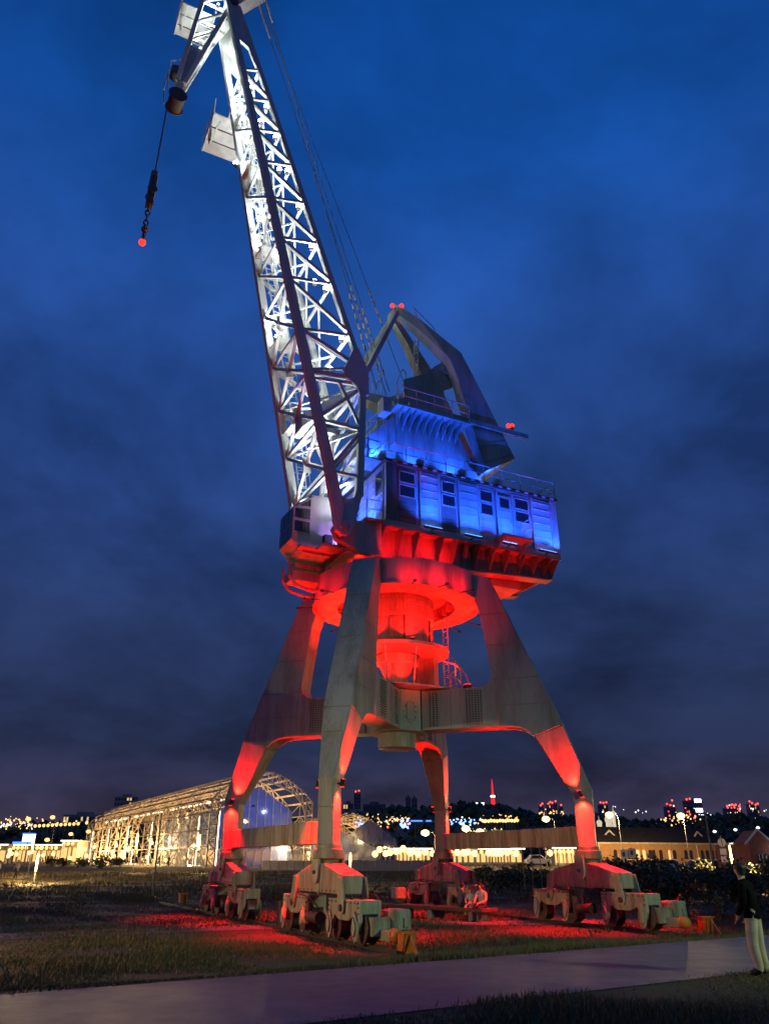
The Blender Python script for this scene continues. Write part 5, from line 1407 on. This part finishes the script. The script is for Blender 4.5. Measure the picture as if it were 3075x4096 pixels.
block('far_tower', 'ragged dark tower beside the one with two lit windows', 1646, 1668, 3192, 900, 2, 6, .0)
block('apartment_row', 'lit apartment row with many small windows right of the foremost leg', 1364, 1474, 3247, 640, 16, 3, .25, 'bld2', grp='apartment rows on the slope')
block('apartment_row', 'paler apartment row left of the bright street corner', 1500, 1566, 3248, 640, 10, 3, .2, 'bld2', grp='apartment rows on the slope')
block('hotel', 'wide hotel block with scattered lit windows under the red spire', 1904, 2023, 3232, 700, 12, 6, .28, 'bld2')
block('hotel_tower', 'taller hotel wing carrying a white roof sign', 1902, 1930, 3219, 706, 4, 7, .35, 'bld2')
for (x0, x1, yt, Y, r_, lab, l_) in ((2158, 2172, 3224, 900, 2, 'narrow tower with red lights, first in the cluster left of the right leg', .1), (2188, 2212, 3218, 900, 3, 'broad tower with red lights in the middle of the cluster', .12), (2216, 2226, 3213, 920, 1, 'slim tower with one red light', .1), (2236, 2250, 3226, 880, 1, 'tower with a lit storey beside the right leg', .3),
                                  (2395, 2430, 3218, 900, 3, 'tower with three red lights right of the knee of the right leg', .05), (2660, 2700, 3226, 900, 3, 'dim tower with red lights left of the bright screen', .05), (2738, 2764, 3202, 850, 2, 'dark tower with red lights next to the bright screen', .12),
                                  (2898, 2915, 3232, 900, 1, 'low tower with a red light right of the bright screen', .1), (2918, 2945, 3228, 880, 4, 'tower crowded with red lights', .15), (2952, 2964, 3236, 880, 1, 'slim tower edged in blue light', .2), (2992, 3010, 3215, 860, 2, 'tower near the right edge with red lights', .15), (3016, 3034, 3222, 860, 2, 'second tower near the right edge with red lights', .15)):
    block('far_tower', lab, x0, x1, yt, Y, 4, 7, l_, red=r_)
p0 = at(2772, 3194, 800); t = empty('screen_tower', (p0.x, 800, hill_z(p0.x, 800))); tag(t, 'tower with three bright white advertising screens', 'building'); H = p0.z - hill_z(p0.x, 800)
mm = MB(); mm.box(0, 7.5, 0, 6, 0, H); mm.build('wall', 'bld', t)
for z0, z1 in ((H - 3.6, H - .4), (H - 12.5, H - 9.0), (H - 17, H - 14.5)):
    mm = MB(); mm.box(.4, 7.1, -.2, -.05, z0, z1); mm.build('screen', 'sign_w', t)
p0 = at(1900, 3214, 705); mm = MB(); t = empty('roof_sign', (p0.x, 704, p0.z - 1.4)); tag(t, 'white lit roof sign on the hotel wing', 'sign'); mm.box(0, 7.6, 0, .4, 0, 2.0); mm.build('sign_panel', 'sign_w', t); mm = MB(); mm.box(1, 1.3, .5, .8, -.5, 1.0); mm.box(6, 6.3, .5, .8, -.5, 1.0); mm.build('stand', 'bld', t)
p0 = at(1960, 3116, 1050); zb = 24; t = empty('mast_tower', (p0.x + 2, 1050, zb)); tag(t, 'tapering television mast lit red above the hotel', 'mast'); H = p0.z - zb
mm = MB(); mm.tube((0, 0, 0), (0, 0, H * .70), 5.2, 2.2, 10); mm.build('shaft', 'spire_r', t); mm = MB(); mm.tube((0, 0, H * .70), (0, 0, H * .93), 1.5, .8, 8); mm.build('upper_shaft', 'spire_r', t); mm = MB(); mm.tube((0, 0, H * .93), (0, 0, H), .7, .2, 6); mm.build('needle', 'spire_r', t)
mm = MB(); mm.tube((0, 0, H * .70), (0, 0, H * .73), 2.8, n=12); mm.build('gallery', 'sign_w', t)
# rows of promenade lamps, each one a thing
def promenade(pts, lab, grp, mt='city', r=.85):
    base = None
    for (x, y, Y) in pts:
        p = at(x, y, Y); zb = min(hill_z(p.x, Y) if Y > 430 else gz(p.x, Y), p.z - 3)
        t = empty('promenade_lamp', (p.x, Y, p.z)); tag(t, lab, 'lamp', grp)
        if base is None:
            mm = MB(); mm.sphere((0, 0, 0), r, 8, 6); b1_ = mm.build('globe', mt, t); mm = MB(); mm.tube((0, 0, -7), (0, 0, -r), .12, n=5); b2_ = mm.build('post', 'post', t); base = (b1_, b2_)
        else:
            for bb in base:
                o = bb.copy(); COL.objects.link(o); o.parent = t
promenade([(142 + 17.2 * i, 3304 - .9 * i, 470) for i in range(11)] + [(348, 3291, 470)], 'globe lamp in the straight row on the left bluff road', 'globe lamps on the left bluff road')
promenade([(1930 + 11.5 * i, 3283 + (i % 3) - i * .15, 500) for i in range(13)], 'globe lamp in the row on the lit promenade below the hotel', 'globe lamps below the hotel', 'city', .95)
promenade([(x, 3404 + dy_, 150) for x, dy_ in ((1500, 12), (1518, -6), (1542, 10), (1560, 6), (1585, 2), (1612, -10), (1640, 8), (1655, 0), (1672, 12), (1700, 4), (1730, 10), (1828, 6), (1852, 8), (1870, 4), (1897, 10), (1953, 8), (1967, 8), (1980, 8), (1990, 8), (2003, 8), (2028, 6), (2062, 10), (2198, 8))], 'warm hanging bulb over the cafe terraces', 'bulbs over the cafe terraces', 'warm_soft', .55)
random.seed(31)
promenade([(random.uniform(380, 900), random.gauss(3425, 12), 165) for i in range(22)] + [(random.uniform(980, 1240), random.gauss(3432, 8), 150) for i in range(12)], 'warm bulb hanging under the iron pavilion', 'bulbs under the iron pavilion', 'warm_soft', .36)
promenade([(random.uniform(0, 350), random.gauss(3418, 14), 190) for i in range(14)], 'warm bulb over the market row', 'bulbs over the market row', 'warm_soft', .42)
# scattered windows and lamps of the town, too many and small to count
def lights(name, lab, m, n, fx, Y0, Y1, r0, r1):
    mm = MB()
    for i in range(n):
        Y = random.uniform(Y0, Y1); x, y = fx(); p = at(x, y, Y); r_ = random.uniform(r0, r1) * Y / 500; mm.sphere(p, r_, 6, 4)
    tag(mm.build(name, m), lab, 'town lights', kind='stuff')
def band(bx): 
    def f():
        b_ = random.choice(bx); return random.uniform(b_[0], b_[1]), random.gauss((b_[2] + b_[3]) / 2, (b_[3] - b_[2]) / 4)
    return f
lights('town_lights', 'warm scatter of street and window lights on the bluff', 'city', 260, band([(1365, 1640, 3262, 3300), (1365, 1640, 3262, 3290), (1480, 1640, 3270, 3320), (1900, 2080, 3255, 3290), (0, 130, 3270, 3320), (0, 350, 3270, 3300), (2150, 2260, 3240, 3260), (2640, 2800, 3255, 3300)]), 480, 620, 0.16, .55)
lights('town_lights', 'white scatter of street lights on the bluff', 'city_w', 110, band([(1365, 1640, 3262, 3300), (0, 130, 3275, 3325), (1800, 1960, 3270, 3300), (2400, 3075, 3225, 3275)]), 480, 620, .2, .55)
lights('town_lights', 'blue garland lights on the bluff', 'city_b', 60, band([(1420, 1450, 3278, 3302), (1600, 1650, 3285, 3315), (1800, 1900, 3275, 3305)]), 480, 560, .35, .7)
lights('town_lights', 'red lights among the far roofs', 'city_r', 26, band([(2640, 2800, 3215, 3280), (2900, 2960, 3215, 3245), (1500, 1640, 3280, 3310)]), 480, 620, .3, .6)
# lit terraces of greenery and the blue foot bridge on the slope
M['lawn_lit'] = emit('glowing_lawn', (.42, .5, .16), .35, False)  # lamplight put into the lawn colour as glow; no object uses it
random.seed(8)
for i in range(9):
    p = at(1882 + (i % 5) * 30 + random.uniform(-6, 6), 3324 + (i // 5) * 14 + random.uniform(-3, 3), 445)
    t = empty('terrace_lawn', (p.x, 445, p.z)); tag(t, 'lamp-lit lawn terrace on the slope under the hotel', 'lawn', 'lawn terraces on the slope')
    mm = MB(); mm.lathe([(2.0, -.3), (2.6, .1), (1.2, .5)], n=10); mm.build('turf', 'leaf2', t); mm = MB(); mm.sphere((0, -1.2, .9), .28, 6, 4); mm.build('lamp', 'city', t); point((p.x, 443.5, p.z + 1.8), (1, .85, .5), 500, .2)
a = at(1642, 3286, 470); b = at(1760, 3286, 470); t = empty('blue_footbridge', (a.x, 470, a.z)); tag(t, 'footbridge edged with blue light left of the rearmost leg', 'bridge')
mm = MB(); mm.box(0, (b.x - a.x) * .40, 0, .3, 0, .7); mm.box((b.x - a.x) * .52, (b.x - a.x) * .70, 0, .3, 0, .7); mm.build('blue_strip', 'sign_b', t); mm = MB(); mm.box(0, b.x - a.x, .35, 3, -.4, .5); mm.build('deck', 'bld', t)
mm = MB(); mm.beam((2.5, .2, -9), (2.5, .2, 0), .35); mm.beam((3.5, .2, -6), (8, .2, 0), .35); mm.build('pier', 'conc', t)

# ================================================================== BUSHES, PLANTS, CARS
random.seed(14)
def foliage(mm, c, rx, rz_, n, ls, mi=0):
    for i in range(n):
        a_ = random.random() * 6.28; u = random.uniform(-1, 1); w_ = math.sqrt(1 - u * u); k_ = random.random() ** .45
        p = c + V(rx * w_ * math.cos(a_) * k_, rx * w_ * math.sin(a_) * k_, rz_ * u * k_)
        d1 = V(random.gauss(0, 1), random.gauss(0, 1), random.gauss(0, .7)).normalized() * ls * random.uniform(.6, 1.3); d2 = d1.cross(V(random.gauss(0, 1), random.gauss(0, 1), random.gauss(0, 1))).normalized() * ls * .4
        mm.k = mi if random.random() < .75 else 1 - mi
        mm._add([p - d1 * .5, p + d2, p + d1 * .5, p - d2], [(0, 1, 2, 3)])
    mm.k = 0
def bush(x, y, h, r_, lab, n=420, cat='bush', name='bush', grp='bushes behind the crane', dry=0):
    z = ground(x, y); t = empty(name, (x, y, z)); tag(t, lab, cat, grp); mm = MB()
    for k_ in range(5):
        a_ = random.random() * 6.28; q = r_ * random.uniform(.2, .6); hh = h * random.uniform(.35, .75)
        foliage(mm, V(q * math.cos(a_), q * math.sin(a_), hh), r_ * random.uniform(.45, .75), h * random.uniform(.25, .42), n // 5, .14 + .0016 * y, dry)
    mm.build('crown', ['leaf', 'leaf2'], t)
    mm = MB()
    for k_ in range(5):
        a_ = random.random() * 6.28; mm.tube((0, 0, 0), (r_ * .6 * math.cos(a_), r_ * .6 * math.sin(a_), h * .8), .03, .01, 5)
    mm.build('stem', 'bark', t); return t
spots = []
for i in range(46):
    px = random.uniform(2380, 3090); Y = random.uniform(44, 66); p = at(px, 3446, Y); spots.append((p.x, Y, random.uniform(1.3, 2.3), random.uniform(1.0, 1.9)))
for i in range(16):
    px = random.uniform(1900, 2300); Y = random.uniform(58, 84); p = at(px, 3446, Y); spots.append((p.x, Y, random.uniform(.9, 1.7), random.uniform(1.1, 2.0)))
for i, (x, y, h, r_) in enumerate(spots):
    right = x / y > .25
    bush(x, y, h, r_, 'leafy bush in the dense belt before the yellow warehouse' if right else 'dark bush behind the bench and the far bogies', dry=i % 2, grp='bushes before the warehouse' if right else 'bushes behind the bench')
for (px, Y, h, lab) in ((215, 150, 1.8, 'clipped round bush by the market kiosk'), (258, 140, 1.4, 'second round bush by the market kiosk'), (410, 132, 1.7, 'round bush before the far part of the pavilion'), (445, 150, 1.9, 'bush beside the walking couple'), (485, 140, 1.5, 'bush below the first tube lamp before the pavilion'), (330, 145, 1.6, 'dark bush at the corner of the pavilion')):
    p = at(px, 3450, Y); bush(p.x, Y, h, h * 1.1, lab, 240, grp='round bushes of the park')
for i in range(26):      # tall weeds by the path
    px = random.uniform(2700, 3080); Y = random.uniform(27, 40); p = at(px, 3500, Y); x = p.x; z = ground(x, Y); h = random.uniform(.5, 1.1)
    t = empty('weed', (x, Y, z)); tag(t, 'tall leafy weed at the foot of the bush belt, right of the orange stop', 'weed', 'weeds by the bush belt'); mm = MB(); mm.tube((0, 0, 0), (.05, 0, h), .012, .005, 4); mm.build('stem', 'leaf2', t)
    mm = MB(); foliage(mm, V(.03, 0, h * .6), .2, h * .45, 46, .13); mm.build('crown', ['leaf', 'leaf2'], t)
def car(x, y, rz_, mt, lab):
    t = empty('parked_car', (x, y, ground(x, y)), rz_); tag(t, lab, 'car', 'cars parked before the warehouse')
    S = [(-2.1, .35), (-2.15, .75), (-1.75, .95), (-1.1, 1.42), (.35, 1.45), (1.1, .98), (1.95, .85), (2.12, .6), (2.1, .35)]
    mm = MB(); mm.loft([[(u, s_, v) for u, v in S] for s_ in (-.85, .85)]); bd = mm.build('body', mt, t, bevel=.06)
    mm = MB(); mm.prism([(-1.55, .98), (-1.02, 1.36), (.28, 1.38), (.92, .99)], lambda u, v, tt_: (u, tt_, v), -.86, .86); mm.build('side_window', 'dkwin', t)
    for u in (-1.3, 1.3):
        for s_ in (-.8, .8):
            def wh(b): b.tube((0, -.1, 0), (0, .1, 0), .32, n=16); return b
            inst('carwheel', 'wheel', wh, 'tyre', t, loc=(u, s_, .32))
    for s_ in (-.6, .6):
        mm = MB(); mm.box(2.08, 2.13, s_ - .16, s_ + .16, .6, .72); mm.build('headlight', 'carw', t)
    return t
for (px, Y, rz_, mt, lab) in ((2460, 112, .3, 'cark', 'dark car roof seen over the bushes by the square sign'), (2635, 116, .2, 'carw', 'pale car before the middle of the warehouse'), (2675, 117, .15, 'cars', 'silver car next to the pale one'), (2800, 112, .1, 'cark', 'dark car with bright roof reflections under the unlit pole'), (2845, 112, .25, 'cars', 'silver car between unlit pole and road signs'), (2885, 104, -.2, 'cark', 'dark rounded car behind the road signs'), (3045, 86, .1, 'cars', 'silver car before the red brick house'), (2150, 150, .1, 'carw', 'white van parked behind the pale screen fence')):
    p = at(px, 3446, Y); o = car(p.x, Y, rz_, mt, lab)
    if 'van' in lab: o.scale = (1.1, 1.1, 1.35)

# ================================================================== PEOPLE
def skin_body(J, E, rad, root):
    names = list(J); idx = {n_: i for i, n_ in enumerate(names)}
    me = bpy.data.meshes.new('person_skeleton'); me.from_pydata([J[n_] for n_ in names], [(idx[a], idx[b]) for a, b, _ in E], [])
    o = bpy.data.objects.new('person_skeleton', me); COL.objects.link(o)
    sm_ = o.modifiers.new('skin', 'SKIN'); sm_.use_smooth_shade = True; sm_.branch_smoothing = .5
    if not me.skin_vertices:
        me.skin_vertices.new() if hasattr(me.skin_vertices, 'new') else None
    if not me.skin_vertices:
        bm = bmesh.new(); bm.from_mesh(me); bm.verts.layers.skin.verify(); bm.to_mesh(me); bm.free()
    for n_, i in idx.items():
        r_ = rad[n_]; me.skin_vertices[0].data[i].radius = r_ if isinstance(r_, tuple) else (r_, r_); me.skin_vertices[0].data[i].use_root = (n_ == root)
    ss = o.modifiers.new('sub', 'SUBSURF'); ss.levels = 2; ss.render_levels = 2
    return o
def bake(o, J, E, mats):
    dg = bpy.context.evaluated_depsgraph_get(); me = bpy.data.meshes.new_from_object(o.evaluated_get(dg))
    me.materials.clear()
    order = []
    for _, _, z in E:
        if z not in order: order.append(z)
    for z in order: me.materials.append(M[mats[z]])
    segs = [(V(J[a]), V(J[b]), order.index(z)) for a, b, z in E]
    for p in me.polygons:
        c = p.center; best = None
        for a, b, z in segs:
            d = b - a; t_ = max(0, min(1, (c - a).dot(d) / max(1e-6, d.dot(d)))); q = (c - a - d * t_).length
            if best is None or q < best[0]: best = (q, z)
        p.material_index = best[1]; p.use_smooth = True
    bpy.data.objects.remove(o); return me
def body(pose):
    """skeleton facing +Y; zones: top, leg, shoe, skin"""
    J = dict(pel=(0, 0, .96), spi=(0, 0, 1.18), che=(0, .0, 1.40), nek=(0, 0, 1.535), hd0=(0, .01, 1.60), hd1=(0, .03, 1.68), hd2=(0, .01, 1.765), nose=(0, .105, 1.665))
    rad = dict(pel=(.155, .115), spi=(.145, .105), che=(.165, .11), nek=.055, hd0=.062, hd1=(.082, .098), hd2=(.06, .07), nose=.014)
    for s_, k_ in ((-1, 'l'), (1, 'r')):
        J.update({k_ + 'sho': (s_ * .185, 0, 1.45), k_ + 'elb': (s_ * .25, .02, 1.17), k_ + 'wri': (s_ * .25, .10, .93), k_ + 'pal': (s_ * .25, .13, .85), k_ + 'hip': (s_ * .095, 0, .90), k_ + 'kne': (s_ * .11, .02, .50), k_ + 'ank': (s_ * .115, -.02, .10), k_ + 'toe': (s_ * .13, .16, .045)})
        rad.update({k_ + 'sho': .075, k_ + 'elb': .055, k_ + 'wri': .038, k_ + 'pal': (.042, .022), k_ + 'hip': .105, k_ + 'kne': .078, k_ + 'ank': .062, k_ + 'toe': .042})
    J.update(pose.get('J', {})); rad.update(pose.get('rad', {}))
    E = [('pel', 'spi', 'top'), ('spi', 'che', 'top'), ('che', 'nek', 'top'), ('nek', 'hd0', 'skin'), ('hd0', 'hd1', 'skin'), ('hd1', 'hd2', 'skin'), ('hd1', 'nose', 'skin')]
    for k_ in 'lr':
        E += [('che', k_ + 'sho', 'top'), (k_ + 'sho', k_ + 'elb', 'top'), (k_ + 'elb', k_ + 'wri', pose.get('fore', 'top')), (k_ + 'wri', k_ + 'pal', 'skin'), ('pel', k_ + 'hip', 'leg'), (k_ + 'hip', k_ + 'kne', 'leg'), (k_ + 'kne', k_ + 'ank', pose.get('calf', 'leg')), (k_ + 'ank', k_ + 'toe', 'shoe')]
        w_ = V(J[k_ + 'wri']); p_ = V(J[k_ + 'pal']); d = (p_ - w_).normalized(); sd_ = d.cross(V(0, 1, .3)).normalized(); s_ = -1 if k_ == 'l' else 1
        for f_, (o_, ln) in enumerate(((-.03, .075), (-.01, .085), (.01, .08), (.03, .062))):
            b_ = p_ + sd_ * o_ + d * .03; n1, n2, n3 = (k_ + 'f%d%d' % (f_, q) for q in range(3)); cv = V(0, .35, .2)
            J[n1] = tuple(b_); J[n2] = tuple(b_ + d * ln * .5 + cv * .01); J[n3] = tuple(b_ + d * ln * .85 + cv * .04); rad[n1] = .0095; rad[n2] = .009; rad[n3] = .008
            E += [(k_ + 'pal', n1, 'skin'), (n1, n2, 'skin'), (n2, n3, 'skin')]
        J[k_ + 't0'] = tuple(w_ + d * .035 + sd_ * s_ * -.045 + V(0, .02, 0)); J[k_ + 't1'] = tuple(w_ + d * .075 + sd_ * s_ * -.06 + V(0, .03, 0)); rad[k_ + 't0'] = .011; rad[k_ + 't1'] = .009
        E += [(k_ + 'pal', k_ + 't0', 'skin'), (k_ + 't0', k_ + 't1', 'skin')]
    return J, E, rad
POSE = {}
POSE['stand'] = dict(J=dict(che=(-.02, .03, 1.40), nek=(-.02, .06, 1.535), hd0=(-.02, .08, 1.60), hd1=(-.02, .105, 1.68), hd2=(-.02, .085, 1.765), nose=(-.02, .19, 1.66), lsho=(-.205, .03, 1.45), rsho=(.165, .03, 1.45), lelb=(-.27, .03, 1.16), relb=(.25, .02, 1.16), lwri=(-.22, .17, .96), rwri=(.22, .15, .95), lpal=(-.19, .21, .89), rpal=(.19, .19, .88),
                            lhip=(-.10, 0, .90), rhip=(.10, 0, .90), lkne=(-.13, .04, .50), rkne=(.15, .03, .50), lank=(-.14, -.02, .10), rank=(.18, .0, .10), ltoe=(-.19, .16, .045), rtoe=(.27, .16, .045)),
                     rad=dict(lkne=.10, rkne=.10, lank=.082, rank=.082, lhip=.125, rhip=.125, spi=(.18, .13), che=(.19, .13), pel=(.17, .13), lelb=.068, relb=.068, lsho=.09, rsho=.09, lwri=.048, rwri=.048))
POSE['sit'] = dict(J=dict(pel=(0, 0, .56), spi=(0, .02, .76), che=(0, .06, .98), nek=(0, .09, 1.11), hd0=(0, .11, 1.17), hd1=(0, .14, 1.25), hd2=(0, .12, 1.335), nose=(0, .215, 1.235), lsho=(-.185, .06, 1.03), rsho=(.185, .06, 1.03), lelb=(-.25, .16, .76), relb=(.25, .16, .76), lwri=(-.14, .36, .70), rwri=(.14, .36, .70), lpal=(-.10, .42, .68), rpal=(.10, .42, .68),
                          lhip=(-.10, .04, .56), rhip=(.10, .04, .56), lkne=(-.13, .45, .53), rkne=(.13, .45, .53), lank=(-.13, .42, .10), rank=(.13, .44, .10), ltoe=(-.14, .58, .045), rtoe=(.14, .60, .045)))
POSE['walk'] = dict(J=dict(lkne=(-.10, .16, .52), lank=(-.11, .26, .12), ltoe=(-.11, .42, .08), rkne=(.10, -.03, .50), rank=(.11, -.26, .13), rtoe=(.12, -.12, .05), lelb=(-.25, -.08, 1.18), lwri=(-.25, .0, .95), lpal=(-.25, .03, .87), relb=(.25, .08, 1.18), rwri=(.24, .22, .98), rpal=(.24, .26, .91)))
def make_person(pose, mats, hair='hair'):
    J, E, rad = body(pose); o = skin_body(J, E, rad, 'pel'); me = bake(o, J, E, mats); return me, V(J['hd1'])
def put(meh, loc, rz_, lab, sc_=1., grp=None, bare=None):
    me, hc = meh; z = ground(loc[0], loc[1]); t = empty('person', (loc[0], loc[1], z + (loc[2] if len(loc) > 2 else 0)), rz_); t.scale = (sc_,) * 3; tag(t, lab, 'person', grp)
    o = bpy.data.objects.new('body', me); COL.objects.link(o); o.parent = t
    mm = MB()
    prof_ = [(.001, -.02), (.085, -.02), (.097, .02), (.09, .06), (.06, .095), (.001, .11)]
    mm.lathe(prof_, (0, 0, 0), 14); h_ = mm.build('hair', 'hair', t, smooth=True); h_.location = (hc.x, hc.y - .025, hc.z + .02); h_.rotation_euler = (R(14), 0, 0); h_.scale = (1, 1.14, 1)
    mm = MB(); mm.lathe([(.001, -.09), (.07, -.09), (.085, 0), (.001, .02)], (0, 0, 0), 12); h2 = mm.build('hair_back', 'hair', t, smooth=True); h2.location = (hc.x, hc.y - .045, hc.z + .01)
    return t
mA = make_person(POSE['stand'], dict(top='black', leg='beige', shoe='shoe', skin='skin'))
man = put(mA, (6.72, 15.75), R(48), 'standing man in black top and loose beige trousers at the edge of the path', 1.02)
mm = MB(); mm.lathe([(.178, .90), (.186, .91), (.184, 1.0), (.165, 1.06), (.15, 1.06)], (0, 0, 0), 24); jk = mm.build('jacket_hem', 'black', man, smooth=True); jk.scale = (1, .80, 1)
mB = make_person(POSE['sit'], dict(top='navy', leg='jean', shoe='shoe', skin='skin'))
put(mB, (2.92, 33.05, -.04), R(-70), 'seated adult in dark jacket turned towards the child on the bench')
mC = make_person(dict(POSE['sit'], fore='skin', calf='skin'), dict(top='pale', leg='pale', shoe='shoe', skin='skin'))
put(mC, (3.32, 32.78, .12), R(150), 'small seated child in pale clothes between two adults on the bench', .74)
mD = make_person(dict(POSE['sit'], fore='skin'), dict(top='pale', leg='jean', shoe='shoe', skin='skin'))
put(mD, (3.72, 32.45, -.04), R(140), 'seated adult in pale shirt at the end of the red-lit bench')
mE = make_person(POSE['walk'], dict(top='pale', leg='jean', shoe='shoe', skin='skin'))
mF = make_person(POSE['walk'], dict(top='navy', leg='jean', shoe='shoe', skin='skin'))
for (px, Y, meh, rz_, lab) in ((76, 88, mE, 150, 'walker in white shirt near the short tube lamp'), (4, 84, mE, 120, 'walker in pale top at the left edge of the park'), (562, 190, mF, 20, 'dark-clad stroller, one of a couple by the tube lamp before the pavilion'), (580, 190, mF, -10, 'dark-clad stroller, the other of the couple by the tube lamp'), (637, 150, mF, 40, 'dark figure beside the leaning pole before the pavilion'), (674, 146, mF, 200, 'dark figure walking between leaning pole and red-lit leg')):
    p = at(px, 3446, Y); put(meh, (p.x, Y), R(rz_), lab, 1., 'strollers in the park')
# dark leaning mast in front of the pavilion
p = at(648, 3250, 52); t = empty('flag_mast', (p.x, 52, 0)); tag(t, 'tall dark bare mast in the grass before the pavilion', 'mast'); mm = MB(); mm.tube((0, 0, 0), (0, 0, p.z), .065, .045, 8); mm.build('pole', 'post', t); mm = MB(); mm.box(-.2, .2, -.2, .2, 0, .12); mm.build('base', 'iron', t)
p = at(970, 3205, 60); t = empty('lantern_post', (p.x, 60, 0)); tag(t, 'dark lantern post seen inside the arch by the left red-lit leg', 'lamp'); mm = MB(); mm.tube((0, 0, 0), (0, 0, p.z), .06, .045, 8); mm.build('post', 'iron', t); mm = MB(); mm.lathe([(.08, p.z), (.2, p.z + .35), (.05, p.z + .5)], n=8); mm.build('lantern', 'iron', t); mm = MB(); mm.sphere((0, 0, p.z + .15), .09, 8, 5); mm.build('lens', 'city', t)
